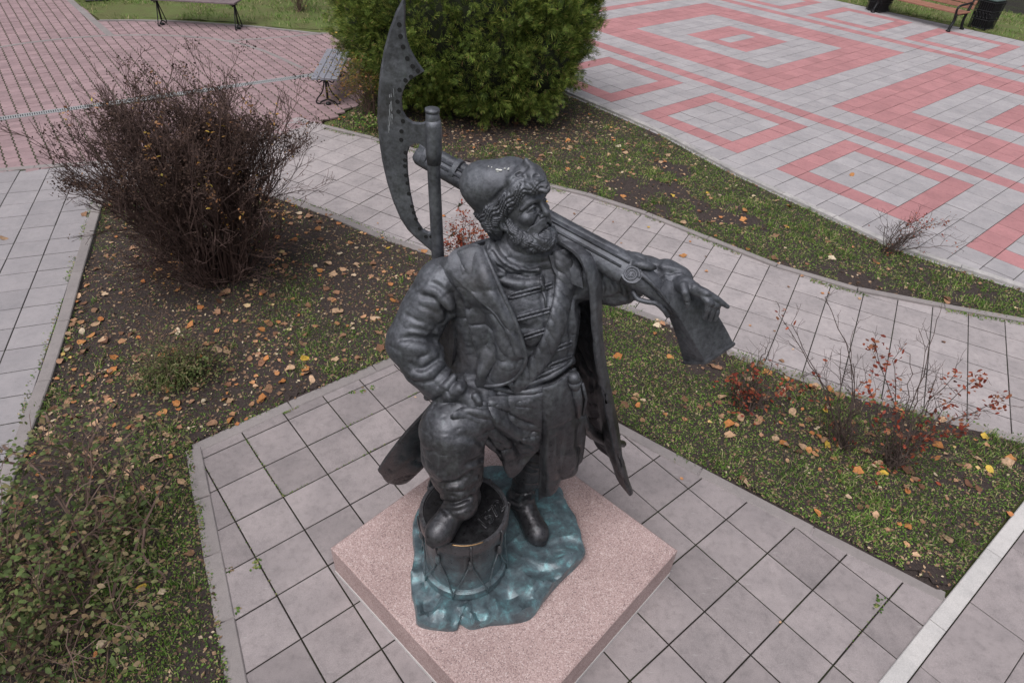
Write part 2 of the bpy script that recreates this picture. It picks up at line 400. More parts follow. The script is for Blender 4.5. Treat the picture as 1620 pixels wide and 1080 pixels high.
kerb('path_kerb', [(-5.91, 8.2), (-5.4, 9.02)], .10, .04, side_path, M_KERB, .6)

# ------------------------------------------------------------------ pink interlocking pavers
red_poly = [(-30, 2), (-13, 6.9), (-7.8, 8.89), (-6.81, 9.25), (-5.3, 9.85), (-4.35, 10.6), (-3.75, 11.5), (-3.2, 12.6), (-3.1, 14.2), (-4.2, 16.2), (-5.1, 17.6), (-7.04, 17.7), (-9.33, 17.78), (-10.88, 17.5), (-12.73, 19.45), (-16, 23.2), (-30, 24)]
pav = sheet_poly('paver_field', red_poly, -.0075, M_BEDM)
pl, pw = .165, .20; ca, sa = math.cos(-.90), math.sin(-.90)
def paver_poly():
    g1, g2, d = .0035, .0115, .016          # thin and wide joints, zigzag of the flanks
    prof = [(0, 0), (.18, 0), (.34, d), (.66, d), (.82, 0), (1, 0)]
    L_ = [(g1+(pl-2*g1)*t, g2+o) for t, o in prof]; R_ = [(g1+(pl-2*g1)*t, pw-g2+o) for t, o in prof]
    return L_+R_[::-1]
pp = paver_poly(); pmb = MB().prism([(x-pl/2, y-pw/2) for x, y in pp], -.03, 0, .004, .004)
pvm = npmesh('paver', np.array(pmb.v), pmb.f[1:]); pvm.materials.append(M_PAVER)
cells = []
grate_a, grate_b = np.array((-10.6, 9.80)), np.array((-4.2, 14.44)); gdir = (grate_b-grate_a)/np.linalg.norm(grate_b-grate_a); gnn = np.array([-gdir[1], gdir[0]])
arc = [(-13.4, 12.7), (-12.4, 14.05), (-11.7, 14.89), (-11.2, 15.46), (-10.62, 15.92), (-10.07, 16.2), (-8.93, 16.5), (-7.54, 16.45), (-6.45, 15.95), (-5.45, 15.12), (-4.9, 14.6)]
arcs = spline2(arc, step=.1); dg = spline2([(-14.5, 21.6), (-12.73, 19.45), (-9.97, 16.2)], step=.1); th = spline2([(-7.25, 16.3), (-6.2, 16.85), (-5.08, 17.5)], step=.1)
bars = np.vstack([arcs, dg, th])
for a in range(-90, 60):
    for b in range(-70, 70):
        x = -9+(a*pl*ca-b*pw*sa); y = 12+(a*pl*sa+b*pw*ca); cells.append((x, y))
cells = np.array(cells); ok = inside(red_poly, cells[:, 0], cells[:, 1]) & in_view(cells[:, 0], cells[:, 1], 0., 150); cells = cells[ok]
ok = np.array([(abs((c-grate_a)@gnn) > .105 or (c-grate_b)@gdir > 0) for c in cells]); cells = cells[ok]
px_, py_, dd = to_px(np.stack([cells[:, 0], cells[:, 1], 0*cells[:, 0]], -1)); order = np.argsort(dd)
vis = (px_ > 0) & (px_ < 1620) & (py_ > 0)
order = np.concatenate([order[vis[order]], order[~vis[order]]]); rp = random.Random(4)
PANG = -.90
for i in order[:300]:
    o = link('paver', pvm, None, pav); o.location = (cells[i, 0], cells[i, 1], rp.gauss(0, .002)); o.rotation_euler = (rp.gauss(0, .004), rp.gauss(0, .004), PANG)
pv = np.array(pmb.v); pf = pmb.f[1:]; Rz = np.array([[math.cos(PANG), -math.sin(PANG)], [math.sin(PANG), math.cos(PANG)]]); av = []; af = []
for n, i in enumerate(order[300:]):
    q = pv.copy(); q[:, :2] = q[:, :2]@Rz.T+cells[i]; q[:, 2] += rp.gauss(0, .002); av.append(q); af += [tuple(k+n*len(pv) for k in f) for f in pf]
tag(link('paver_rest', npmesh('paver_rest', np.vstack(av), af), M_PAVER, pav), kind='stuff')
kerb('paver_kerb', arc, .095, .012, pav, M_KERB, .8, -.03)
kerb('paver_kerb', [(-14.5, 21.6), (-12.73, 19.45), (-9.97, 16.28)], .16, .012, pav, M_KERB, .8, -.03)
kerb('paver_kerb', [(-7.25, 16.3), (-6.2, 16.85), (-5.08, 17.55)], .09, .012, pav, M_KERB, .8, -.03)
kerb('paver_kerb', [(-10.85, 17.46), (-9.33, 17.78), (-7.04, 17.7), (-5.2, 17.35)], .07, .03, pav, M_KERB, .8, -.03)
kerb('paver_kerb', [(-12, 7.33), (-7.8, 8.97), (-6.81, 9.33), (-5.3, 9.93), (-4.4, 10.68)], .10, .008, pav, M_KERB, .5, -.03)
# slotted drain
def steel():
    m, nt, N, L, B = newmat('galvanised_steel'); B.inputs['Base Color'].default_value = (.40, .40, .41, 1); B.inputs['Metallic'].default_value = .4; B.inputs['Roughness'].default_value = .5; return m
M_STEEL = steel()
def flat(name, col, rough=.6, metal=0.0, nscale=30, amt=.3):
    m, nt, N, L, B = newmat(name); tc = N.new('ShaderNodeTexCoord'); n = noise_tex(N, L, nscale, 5, .6, tc.outputs['Object'])
    r = ramp(N, [(.3, tuple(x*(1-amt) for x in col)), (.7, tuple(x*(1+amt) for x in col))]); L.new(n.outputs[0], r.inputs[0]); L.new(r.outputs[0], B.inputs['Base Color'])
    B.inputs['Roughness'].default_value = rough; B.inputs['Metallic'].default_value = metal; return m
M_BLACK = flat('black_iron', (.012, .012, .014), .45, .3)
gl = np.linalg.norm(grate_b-grate_a); gang = math.atan2(gdir[1], gdir[0]); gc = (grate_a+grate_b)/2
dr_ = empty('drain_channel', (gc[0], gc[1], 0), gang); tag(dr_, 'long galvanised slotted drain channel crossing the pink pavers', 'drain')
MB().box((0, 0, -.004), (gl, .17, .008)).build('channel_floor', M_BLACK, dr_)
for s in (-1, 1): MB().box((0, s*.075, 0), (gl, .03, .016)).build('channel_rail', M_STEEL, dr_)
bar_me = None; nbar = int(gl/.036)
mbs = MB()
for i in range(nbar): mbs.box((-gl/2+.018+i*.036, 0, 0), (.020, .12, .014))
tag(mbs.build('grate_bars', M_STEEL, dr_), kind='stuff')

# ------------------------------------------------------------------ the patterned plaza
pe = [(-3.0, 18.6), (-.9, 15.9), (.9, 13.84), (2.59, 11.83), (3.45, 10.42), (4.56, 8.99), (5.31, 8.05), (6.65, 7.10), (8.6, 5.2)]   # lawn side of the plaza kerb
pl_poly = pe+[(40, 5), (60, 40), (-10, 60), (-12, 30)]
plaza = sheet_poly('plaza', [(p[0]+.02, p[1]+.02) for p in pl_poly], -.0045, M_BED)
def red_at(a, b):
    a += .5; b += .5
    if 0 < b < 6 or 29 < b < 35:
        k = (a % 8); bb = b if b < 6 else b-29           # squares start at a = -22, -14, -6, 2
        k = (a-2) % 8
        if k < 6: return not (1 < k < 5 and 1 < bb < 5)
        return False
    if 7 < b < 8 or 27 < b < 28: return a > -32
    if -32 < a < -31 and 7 < b < 28: return True
    if 10 < b < 25:
        k = (a+9) % 20
        for a0, a1, b0, b1 in ((-29, -12, 10, 25), (-9, 8, 10, 25), (11, 28, 10, 25)):
            if a0 < a < a1:
                i = min(a-a0, a1-a); j = min(b-b0, b1-b)
                if i < 3 or j < 3: return True
                if i < 6 or j < 5: return False
                return not (i > 8 and j > 6)
    return False
cand = []
for a, b, q in lattice(Q_O, Q_ANG, Q_S, -46, 20, -4, 60, gap=.011):
    if b == -1 and False: continue
    c = (q[0][0]+q[2][0])/2, (q[0][1]+q[2][1])/2
    v = np.array(c)
    if not in_view(v[:1], v[1:], 0., 40)[0]: continue
    if not any(in_poly(p, pl_poly) for p in q): continue
    if b > 36: continue
    d = float(to_px(np.array([c[0], c[1], 0.]))[2]); cand.append((d, a, b, q, c))
cand.sort(key=lambda t: t[0]); smb = {0: [], 1: []}
sq = MB().prism([(-Q_S/2+.0045, -Q_S/2+.0045), (Q_S/2-.0045, -Q_S/2+.0045), (Q_S/2-.0045, Q_S/2-.0045), (-Q_S/2+.0045, Q_S/2-.0045)], -.04, 0, .003, .002)
sqv = np.array(sq.v); sqf = sq.f[1:]; cq, sn = math.cos(Q_ANG), math.sin(Q_ANG); Rq = np.array([[cq, -sn], [sn, cq]])
for i, (d, a, b, q, c) in enumerate(cand):
    red = red_at(a, b)
    if i < 300: slab_piece('plaza_slab', q, M_PINK if red else M_GREY, plaza, .04, .003, (Q_S-.009, Q_S-.009), Q_ANG)
    else: smb[int(red)].append(c)
for k, mat in ((0, M_GREY), (1, M_PINK)):
    av = []; af = []
    for n, c in enumerate(smb[k]):
        w = sqv.copy(); w[:, :2] = w[:, :2]@Rq.T+np.array(c); w[:, 2] += rp.gauss(0, .0012); av.append(w); af += [tuple(x+n*len(sqv) for x in f) for f in sqf]
    tag(link('plaza_slab_rest', npmesh('plaza_slab_rest', np.vstack(av), af), mat, plaza), kind='stuff')
kerb('plaza_kerb', [(p[0]+.045, p[1]+.035) for p in pe[1:]], .10, .042, plaza, M_KERBP, .9)

# ------------------------------------------------------------------ lawns
lawn_poly = {
 'lawn_near': [(-2.9, -.2), (-3.49, 1.75), (-4.20, 3.77), (-4.55, 4.85), (-5.14, 6.36), (-5.85, 8.19), (-5.36, 8.98), (-4.4, 8.73)]+low_k[2:12]+[(5.0, 4.40), (4.60, 3.78), (3.46, 2.80), (3.36, 2.80)]+[(2.71, 3.24), (2.11, 3.65), (1.44, 4.11), (1.11, 4.35), (-.70, 5.60), (-2.0, 4.50), (-2.79, 3.80), (-1.70, 1.83), (-.5, -.3)],
 'lawn_middle': up_k[1:]+[(8.2, 5.6), (6.62, 7.06), (5.27, 8.02), (4.52, 8.96), (3.41, 10.39), (2.55, 11.80), (.86, 13.8), (-.95, 15.85), (-3.1, 18.6), (-5.1, 17.6), (-4.2, 16.2), (-3.1, 14.2), (-3.2, 12.6)],
 'lawn_far': [(-5.1, 17.5), (-7.04, 17.75), (-9.33, 17.83), (-10.88, 17.55), (-12.65, 19.45), (-16, 23.5), (-16, 40), (0, 40), (-3.0, 18.7)],
 'lawn_back': [(tuple(np.array(Q_O)+(np.array([math.cos(Q_ANG), math.sin(Q_ANG)])*a+np.array([-math.sin(Q_ANG), math.cos(Q_ANG)])*b)*Q_S)) for a, b in ((-60, 37), (30, 37), (30, 47.5), (-60, 47.5))]}
LAWN_CELL = {'lawn_near': .055, 'lawn_middle': .08, 'lawn_far': .25, 'lawn_back': .3}
for nm, poly in lawn_poly.items():
    P = np.array(poly); c = LAWN_CELL[nm]; x0, y0 = P.min(0); x1, y1 = P.max(0)
    X, Y = np.meshgrid(np.arange(x0, x1+c, c), np.arange(y0, y1+c, c), indexing='ij')
    ins = inside(poly, X, Y) & in_view(X, Y, 0., 900)
    idx = np.full(X.shape, -1); ci = ins[:-1, :-1] & ins[1:, :-1] & ins[1:, 1:] & ins[:-1, 1:]
    use = np.zeros(X.shape, bool); use[:-1, :-1] |= ci; use[1:, :-1] |= ci; use[1:, 1:] |= ci; use[:-1, 1:] |= ci
    idx[use] = np.arange(use.sum()); v = np.stack([X[use], Y[use], ground_z(X[use], Y[use])], 1)
    f = np.stack([idx[:-1, :-1][ci], idx[1:, :-1][ci], idx[1:, 1:][ci], idx[:-1, 1:][ci]], 1)
    o = link(nm, npmesh(nm, v, f, True), M_SOIL if nm in ('lawn_near', 'lawn_middle') else M_FARLAWN)
    # a skirt of soil right up to the kerbs
    tag(o, kind='structure'); sk = sheet_poly('lawn_edge', [tuple(p) for p in poly] if area(poly) > 0 else [tuple(p) for p in poly][::-1], .004, M_SOIL if nm in ('lawn_near', 'lawn_middle') else M_FARLAWN); sk.parent = o
    if 'kind' in sk: del sk['kind']
# pedestal of pink granite
pc = [np.array(gp(x, y, .33))[:2] for x, y in ((523, 866), (1072, 870))]
mid = (pc[0]+pc[1])/2; half = (pc[1]-pc[0])/2; perp = np.array([-half[1], half[0]])
cor = [pc[0], mid-perp, pc[1], mid+perp]
ped = empty('granite_pedestal', (mid[0], mid[1], 0)); tag(ped, 'low square pink granite pedestal under the bronze statue', 'pedestal')
MB().prism([tuple(p-mid) for p in cor], .03, .335, .012, .010).build('granite_block', M_GRANITE, ped)
MB().prism(inset_poly([tuple(p-mid) for p in cor], -.004), -.01, .034).build('mortar_bed', M_GRAN, ped)
# ------------------------------------------------------------------ foliage materials: colour varies leaf by leaf
def leaf_mat(name, stops, rough=.7, trans=.15, objrand=False, spec=.25):
    m, nt, N, L, B = newmat(name); geo = N.new('ShaderNodeNewGeometry')
    src = geo.outputs['Random Per Island']
    if objrand: src = N.new('ShaderNodeObjectInfo').outputs['Random']
    r = ramp(N, stops); L.new(src, r.inputs[0])
    n = noise_tex(N, L, 45, 3, .6, geo.outputs['Position']); rn = ramp(N, [(.3, (.72, .72, .72)), (.7, (1.2, 1.2, 1.2))]); L.new(n.outputs[0], rn.inputs[0])
    c = mixc(N, L, 1, r.outputs[0], rn.outputs[0], 'MULTIPLY'); nb_ = noise_tex(N, L, 1.7, 3, .6, geo.outputs['Position']); rb_ = ramp(N, [(.34, (.68, .70, .66)), (.62, (1.22, 1.18, 1.1))]); L.new(nb_.outputs[0], rb_.inputs[0]); c = mixc(N, L, 1, c, rb_.outputs[0], 'MULTIPLY'); L.new(c, B.inputs['Base Color']); B.inputs['Roughness'].default_value = rough; B.inputs['Specular IOR Level'].default_value = spec
    if trans:
        t = N.new('ShaderNodeBsdfTranslucent'); L.new(c, t.inputs['Color']); mx = N.new('ShaderNodeMixShader'); mx.inputs[0].default_value = trans
        out = nt.nodes['Material Output']; L.new(B.outputs[0], mx.inputs[1]); L.new(t.outputs[0], mx.inputs[2]); L.new(mx.outputs[0], out.inputs['Surface'])
    return m
M_COVER = leaf_mat('ground_cover_leaf', [(0, (.04, .085, .016)), (.3, (.08, .155, .028)), (.52, (.135, .235, .045)), (.68, (.20, .28, .07)), (.80, (.25, .21, .12)), (.9, (.24, .16, .10)), (1, (.40, .33, .22))])
M_GRASS = leaf_mat('grass_blade', [(0, (.06, .125, .022)), (.4, (.115, .215, .038)), (.65, (.18, .285, .065)), (.8, (.30, .28, .14)), (1, (.46, .40, .26))])
M_LITTER = leaf_mat('leaf_litter', [(0, (.06, .038, .030)), (.25, (.12, .075, .056)), (.5, (.19, .122, .088)), (.72, (.27, .17, .115)), (.9, (.36, .25, .17)), (1, (.54, .45, .35))], .85, .05)
M_FALLEN = leaf_mat('fallen_leaf', [(0, (.15, .075, .05)), (.2, (.26, .14, .09)), (.42, (.38, .22, .15)), (.58, (.44, .22, .11)), (.72, (.46, .17, .06)), (.84, (.48, .31, .21)), (.95, (.60, .48, .37)), (1, (.60, .38, .06))], .8, .08, True)
M_FALLEN_I = leaf_mat('fallen_leaf_small', [(0, (.15, .075, .05)), (.2, (.26, .14, .09)), (.42, (.38, .22, .15)), (.58, (.44, .22, .11)), (.72, (.46, .17, .06)), (.84, (.48, .31, .21)), (.95, (.60, .48, .37)), (1, (.60, .38, .06))], .8, .08)
NR = np.random.RandomState(21)
def rot_rand(n, tilt):
    """rotation matrices: random yaw, limited tilt"""
    a = NR.rand(n)*2*np.pi; t = NR.randn(n)*tilt; b = NR.rand(n)*2*np.pi
    ca, sa = np.cos(a), np.sin(a); Z = np.zeros((n, 3, 3)); Z[:, 0, 0] = ca; Z[:, 0, 1] = -sa; Z[:, 1, 0] = sa; Z[:, 1, 1] = ca; Z[:, 2, 2] = 1
    ax = np.stack([np.cos(b), np.sin(b), 0*b], 1); c, s = np.cos(t), np.sin(t)
    K = np.zeros((n, 3, 3)); K[:, 0, 1] = -ax[:, 2]; K[:, 0, 2] = ax[:, 1]; K[:, 1, 0] = ax[:, 2]; K[:, 1, 2] = -ax[:, 0]; K[:, 2, 0] = -ax[:, 1]; K[:, 2, 1] = ax[:, 0]
    R_ = np.eye(3)[None]+s[:, None, None]*K+(1-c)[:, None, None]*(K@K); return R_@Z
def stamp(proto_v, proto_f, P, R_, S):
    """many copies of a small mesh in one go"""
    pv = np.array(proto_v, float); n = len(P); S = np.asarray(S)
    v = np.einsum('nij,kj->nki', R_, pv)*S[:, None, None]+P[:, None, :]
    k = len(pv); nf = np.array(proto_f); f = (nf[None]+(np.arange(n)*k)[:, None, None]).reshape(-1, nf.shape[1]); return v.reshape(-1, 3), f
LEAF4 = ([(0, -.5, 0), (.32, -.02, .08), (0, .5, .02), (-.32, -.02, .08)], [(0, 1, 2), (0, 2, 3)])
BLADE = ([(-.06, 0, 0), (.06, 0, 0), (.05, .18, .45), (-.05, .18, .45), (0, .48, .85)], [(0, 1, 2), (0, 2, 3), (3, 2, 4)])
def scatter(poly, n, dens, zoff=0.0):
    P = np.array(poly); lo, hi = P.min(0), P.max(0); x = lo[0]+NR.rand(n)*(hi[0]-lo[0]); y = lo[1]+NR.rand(n)*(hi[1]-lo[1])
    k = inside(poly, x, y) & in_view(x, y, 0., 210); x, y = x[k], y[k]; k = NR.rand(len(x)) < dens(x, y); x, y = x[k], y[k]
    return np.stack([x, y, ground_z(x, y)+zoff], 1)
def smooth(a, b, x): t = np.clip((x-a)/(b-a), 0, 1); return t*t*(3-2*t)
def seg_dist(x, y, pts):
    P = np.array(pts); r = np.full(np.shape(x), 1e9)
    for i in range(len(P)-1):
        d = P[i+1]-P[i]; t = np.clip(((x-P[i, 0])*d[0]+(y-P[i, 1])*d[1])/(d@d), 0, 1); r = np.minimum(r, np.hypot(x-P[i, 0]-t*d[0], y-P[i, 1]-t*d[1]))
    return r
def blob(x, y, cx, cy, r): return np.exp(-((x-cx)**2+(y-cy)**2)/(r*r))
def d_near(x, y):
    left = smooth(-.3, -1.2, x)                                   # the left bed is barer
    n = .55*vnoise(x, y, 1.5)+.30*vnoise(x, y, 4.2, 7)+.15*vnoise(x, y, 10, 2)
    g_ = smooth(.40, .50, n)*(1-.93*left)
    edge = np.exp(-seg_dist(x, y, [TL0, tl_ext])/.28)*1.0+np.exp(-seg_dist(x, y, [TL0, TT1])/.22)*.7+np.exp(-seg_dist(x, y, wk[2:6])/.13)*.8
    g_ = g_*.9+edge*smooth(.3, .55, n)+.6*blob(x, y, -2.3, 5.6, .9)*smooth(.35, .55, n)+.9*blob(x, y, -2.6, 2.4, .8)
    g_ *= 1-.75*blob(x, y, -3.9, 6.2, 1.0)-.55*blob(x, y, 2.75, 4.5, .5)-.5*blob(x, y, -3.0, 4.4, .5)
    return np.clip(g_+.05, 0, 1)
def d_mid(x, y):
    n = .5*vnoise(x, y, 1.2, 5)+.32*vnoise(x, y, 3.7, 9)+.18*vnoise(x, y, 9, 1)
    g_ = smooth(.30, .44, n)*(1-.93*np.exp(-(((x+.4)/2.8)**2+((y-12.2)/1.7)**2)**1.5))
    return np.clip(g_+.4*np.exp(-seg_dist(x, y, up_k)/.2)*smooth(.3, .5, n), 0, 1)
def plant_cover(poly, n, dens, name, label, size=(.012, .030), blades=.6):
    P = scatter(poly, n, dens); k = len(P); S = size[0]+(size[1]-size[0])*NR.rand(k)**1.6; P[:, 2] += NR.rand(k)*.014
    v, f = stamp(*LEAF4, P, rot_rand(k, .55), S); o = link(name, npmesh(name, v, f), M_COVER); tag(o, label, 'ground cover', kind='stuff')
    P = scatter(poly, int(n*blades), dens); k = len(P); S = .022+.03*NR.rand(k)
    v, f = stamp(*BLADE, P, rot_rand(k, .5), S); o = link('grass_blades', npmesh('grass_blades', v, f), M_GRASS); tag(o, 'short grass growing among the '+name.replace('_', ' '), 'grass', kind='stuff')
plant_cover(lawn_poly['lawn_near'], 330000, d_near, 'low_weeds', 'low green weeds patchily covering the soil round the terrace')
plant_cover(lawn_poly['lawn_middle'], 330000, d_mid, 'strip_weeds', 'low green weeds on the lawn strip between path and plaza', (.016, .036), .7)
def grass_clumps(poly, n, dens, label):
    C = scatter(poly, n, dens); k = NR.randint(14, 34, len(C)); P = np.repeat(C, k, 0); sp = np.repeat(.02+.05*NR.rand(len(C)), k); P[:, :2] += NR.randn(len(P), 2)*sp[:, None]
    v, f = stamp(*BLADE, P, rot_rand(len(P), .45), .035+.045*NR.rand(len(P))); tag(link('grass_clumps', npmesh('grass_clumps', v, f), M_GRASS), label, 'grass', kind='stuff')
grass_clumps(lawn_poly['lawn_near'], 5200, lambda x, y: d_near(x, y)*smooth(.45, .6, vnoise(x, y, 2.2, 15)), 'clumps of longer grass on the beds round the terrace')
grass_clumps(lawn_poly['lawn_middle'], 6000, lambda x, y: d_mid(x, y)*smooth(.45, .6, vnoise(x, y, 1.9, 17)), 'clumps of longer grass on the lawn strip by the plaza')
# distant lawns: taller, sparser blades
for nm, lab in (('lawn_far', 'worn grass of the lawn behind the pink pavers'), ('lawn_back', 'grass strip behind the slatted plaza bench')):
    P = scatter(lawn_poly[nm], 90000 if nm == 'lawn_far' else 160000, lambda x, y: smooth(.28, .6, .6*vnoise(x, y, .8)+.4*vnoise(x, y, 3))); k = len(P)
    v, f = stamp(*BLADE, P, rot_rand(k, .6), .07+.06*NR.rand(k)); tag(link('far_grass', npmesh('far_grass', v, f), M_GRASS), lab, 'grass', kind='stuff')
# moss and seedlings in the joints and along the kerbs
def joint_tufts(lines, n, spread, name, label):
    out = []
    for pts, w in lines:
        Q = spline2(pts, step=.03); i = NR.randint(0, len(Q), int(n*w)); q = Q[i]+NR.randn(len(i), 2)*spread; out.append(q)
    q = np.vstack(out); keep = vnoise(q[:, 0], q[:, 1], 2.2, 4) > .42; q = q[keep]; P = np.column_stack([q, .004+.008*NR.rand(len(q))])
    v, f = stamp(*LEAF4, P, rot_rand(len(P), .6), (.012+.016*NR.rand(len(P)))*(.55 if spread < .01 else 1)); tag(link(name, npmesh(name, v, f), M_COVER), label, 'weeds', kind='stuff')
u_ = np.array([math.cos(T_ANG), math.sin(T_ANG)]); v_ = np.array([-math.sin(T_ANG), math.cos(T_ANG)])
def tg(a, b): return tuple(np.array(T_O)+(u_*a+v_*b)*T_S)
joint_tufts([([tuple(np.array(p)+(.0, .07)) for p in low_k[2:]], 1.0), ([tuple(np.array(p)-(.0, .06)) for p in up_k[1:]], 1.6), ([(p[0]+.0, p[1]-.02) for p in pe[2:7]], .35), ([(p[0]-.08, p[1]) for p in wk[2:6]], .5)], 2600, .03, 'kerb_weeds', 'weeds and moss growing along the path kerbs')
joint_tufts([([tg(0, 1), tg(2, 1)], .5), ([tg(1, 2), tg(1, 4.9)], .5), ([tg(2, 1), tg(2, 4)], .5), ([tg(-.25, 2), tg(-.25, 4)], 1.4), ([tg(0, 0), tg(4, 0)], .25), ([tg(11, 7.4), tg(11, 9.4)], .12)], 300, .005, 'joint_moss', 'green moss in the joints of the terrace slabs')
P = np.array([[*np.array(gp(*p))[:2], .004] for p in ((406, 893), (404, 889), (408, 897), (376, 966), (362, 905), (560, 620), (575, 618), (590, 613), (1392, 948), (1388, 960))]).repeat(9, 0); P[:, :2] += NR.randn(len(P), 2)*.018
v, f = stamp(*LEAF4, P, rot_rand(len(P), .5), .016+.02*NR.rand(len(P))); tag(link('slab_seedlings', npmesh('slab_seedlings', v, f), M_COVER), 'tiny seedlings sprouting between the terrace slabs', 'weeds', kind='stuff')

# ------------------------------------------------------------------ litter and fallen leaves
def d_lit_near(x, y): return np.clip(.22+.75*vnoise(x, y, 2.4, 8)**1.5+.35*smooth(-.8, -1.8, x)+.5*blob(x, y, -3.4, 6.0, 1.1)+.4*blob(x, y, 2.9, 4.3, .7), 0, 1)
def d_lit_mid(x, y): return np.clip(.12+.4*vnoise(x, y, 2, 3)**2+.9*np.exp(-(((x+.4)/2.6)**2+((y-12.0)/1.5)**2)**1.5), 0, 1)
for poly, n, dn, nm, lab in ((lawn_poly['lawn_near'], 72000, d_lit_near, 'leaf_litter', 'crumbled brown leaf litter on the soil round the terrace'), (lawn_poly['lawn_middle'], 60000, d_lit_mid, 'strip_litter', 'brown leaf litter under the round conifer and along the lawn strip')):
    P = scatter(poly, n, dn, .006); k = len(P); v, f = stamp(*LEAF4, P, rot_rand(k, .35), (.012+.038*NR.rand(k)**2)*(1 if nm == 'leaf_litter' else 1.7)); tag(link(nm, npmesh(nm, v, f), M_LITTER), lab, 'leaf litter', kind='stuff')
def leaf_proto(seed, kind):
    r = random.Random(seed); n = 14; pts = []
    for i in range(n):
        a = 2*math.pi*i/n; rad = .42+.08*math.cos(a)+r.uniform(-.03, .03)
        if kind == 1: rad *= 1+.20*math.cos(5*a)          # lobed
        if kind == 2: rad *= .8+.25*abs(math.cos(a))
        x, y = rad*math.cos(a), rad*math.sin(a)*(.8 if kind != 1 else .95)
        z = .10*math.sin(2*a+seed)+.16*abs(y)*r.choice((.4, 1, 1.2))+.10*x*math.sin(seed*1.7)+r.uniform(-.02, .03)
        pts.append((x, y, max(z, -.01)+.03))
    v = [(0, 0, .02), *pts]; f = [(0, 1+i, 1+(i+1) % n) for i in range(n)]
    # stalk, and a second skin just below gives the leaf its thickness
    k = len(v); v += [(x, y, z-.012) for x, y, z in v]; f += [(k, k+1+(i+1) % n, k+1+i) for i in range(n)]
    v += [(.44, .012, .04), (.44, -.012, .04), (.75, .05, .05)]; f += [(2*k, 2*k+1, 2*k+2)]
    return v, f
protos = [npmesh('fallen_leaf', np.array(v)-np.array([0, 0, .0]), f, True) for v, f in (leaf_proto(i, i % 3) for i in range(9))]
for m_ in protos: m_.materials.append(M_FALLEN)
LEAFC = {}
for cn, a_, b_ in (('dark brown', (.13, .065, .045), (.22, .115, .075)), ('brown', (.26, .145, .095), (.36, .21, .14)), ('orange', (.42, .17, .06), (.50, .24, .10)), ('tan', (.42, .27, .18), (.50, .34, .24)), ('pale cream', (.54, .43, .33), (.64, .54, .43)), ('yellow', (.52, .34, .06), (.60, .44, .10))):
    LEAFC[cn] = leaf_mat('leaf_'+cn.replace(' ', '_'), [(0, a_), (1, b_)], .8, .08, True)
def place_leaf(p, s, label, group, on=False, rl=random.Random(8)):
    o = link('fallen_leaf', rl.choice(protos)); z = ground_z(p[0], p[1])+.010 if not on else .006
    o.location = (p[0], p[1], float(z)); o.scale = (s, s*rl.uniform(.8, 1.1), s); o.rotation_euler = (rl.gauss(0, .22), rl.gauss(0, .22), rl.uniform(0, 6.28)); cn = rl.choice(('dark brown', 'brown', 'brown', 'orange', 'orange', 'tan', 'tan', 'tan', 'pale cream', 'yellow') if rl.random() < .5 else ('brown', 'tan', 'orange', 'dark brown')); o.material_slots[0].link = 'OBJECT'; o.material_slots[0].material = LEAFC[cn]; tag(o, label.replace('dry leaf', 'dry '+cn+' leaf'), 'leaf', group); return o
def d_leaf(x, y): return np.clip(.10+1.0*vnoise(x, y, 1.7, 6)**2*vnoise(x, y, 5.5, 2)*1.6+1.0*blob(x, y, -3.3, 4.3, .7)+.9*blob(x, y, -2.6, 5.0, .8)+.8*blob(x, y, 3.0, 4.25, .7)+.5*blob(x, y, -4.1, 4.6, .5)+.6*blob(x, y, -1.7, 6.6, .8)+.3*blob(x, y, -3.2, 2.6, .6)+.9*np.exp(-seg_dist(x, y, wk[3:6])/.16)+.5*np.exp(-seg_dist(x, y, low_k[2:6])/.2), 0, 1)
LN = scatter(lawn_poly['lawn_near'], 4600, d_leaf); LM = scatter(lawn_poly['lawn_middle'], 2600, lambda x, y: np.clip(.2+.5*vnoise(x, y, 1.3, 2)+.5*np.exp(-(((x-.2)/2.0)**2+((y-11.6)/1.2)**2)), 0, 1))
LN = LN[in_view(LN[:, 0], LN[:, 1], 0., 10)]; LM = LM[in_view(LM[:, 0], LM[:, 1], 0., 10)]
rl = random.Random(31); ns = 0; rest = []
LN = [(P, .042+.085*rl.random()**1.4) for P in LN]; LN.sort(key=lambda t: -t[1]/(t[0][1]+2.5))
for P, s in LN:
    if ns < 205:
        lf = 'on the bare soil round the big bush' if P[0] < -2.6 and P[1] > 5.4 else 'round the grass tuft on the left bed' if P[0] < -2.4 and P[1] > 3.6 else 'beside the thicket in the lower left corner' if P[0] < -1.2 and P[1] < 3.6 else 'on the weeds behind the right elbow' if P[0] < .6 else 'under the red-leaved shrubs' if P[1] > 3.9 else 'on the grass near the granite kerb'
        place_leaf(P, s, ('large' if s > .10 else 'small')+' dry leaf lying '+lf, 'leaves '+lf); ns += 1
    else: rest.append((P, s))
nm_ = 0
LM = [(P, .048+.08*rl.random()**1.5) for P in LM]; LM.sort(key=lambda t: -t[1]/(t[0][1]+2.5))
for P, s in LM:
    if nm_ < 70: place_leaf(P, s, ('large' if s > .10 else 'small')+' dry leaf on the lawn strip, '+('near the round conifer' if P[0] < 1.3 else 'nearer the right edge' if P[0] > 3.6 else 'about its middle'), 'leaves on the lawn strip'); nm_ += 1
    else: rest.append((P, s))
for _ in range(46):
    x, y = rl.uniform(-2.6, 3.3), rl.uniform(2.2, 5.4)
    if inside(terr_poly, np.array([x]), np.array([y]))[0] and rl.random() < .35: rest.append((np.array([x, y, -.006]), .022+.03*rl.random()))
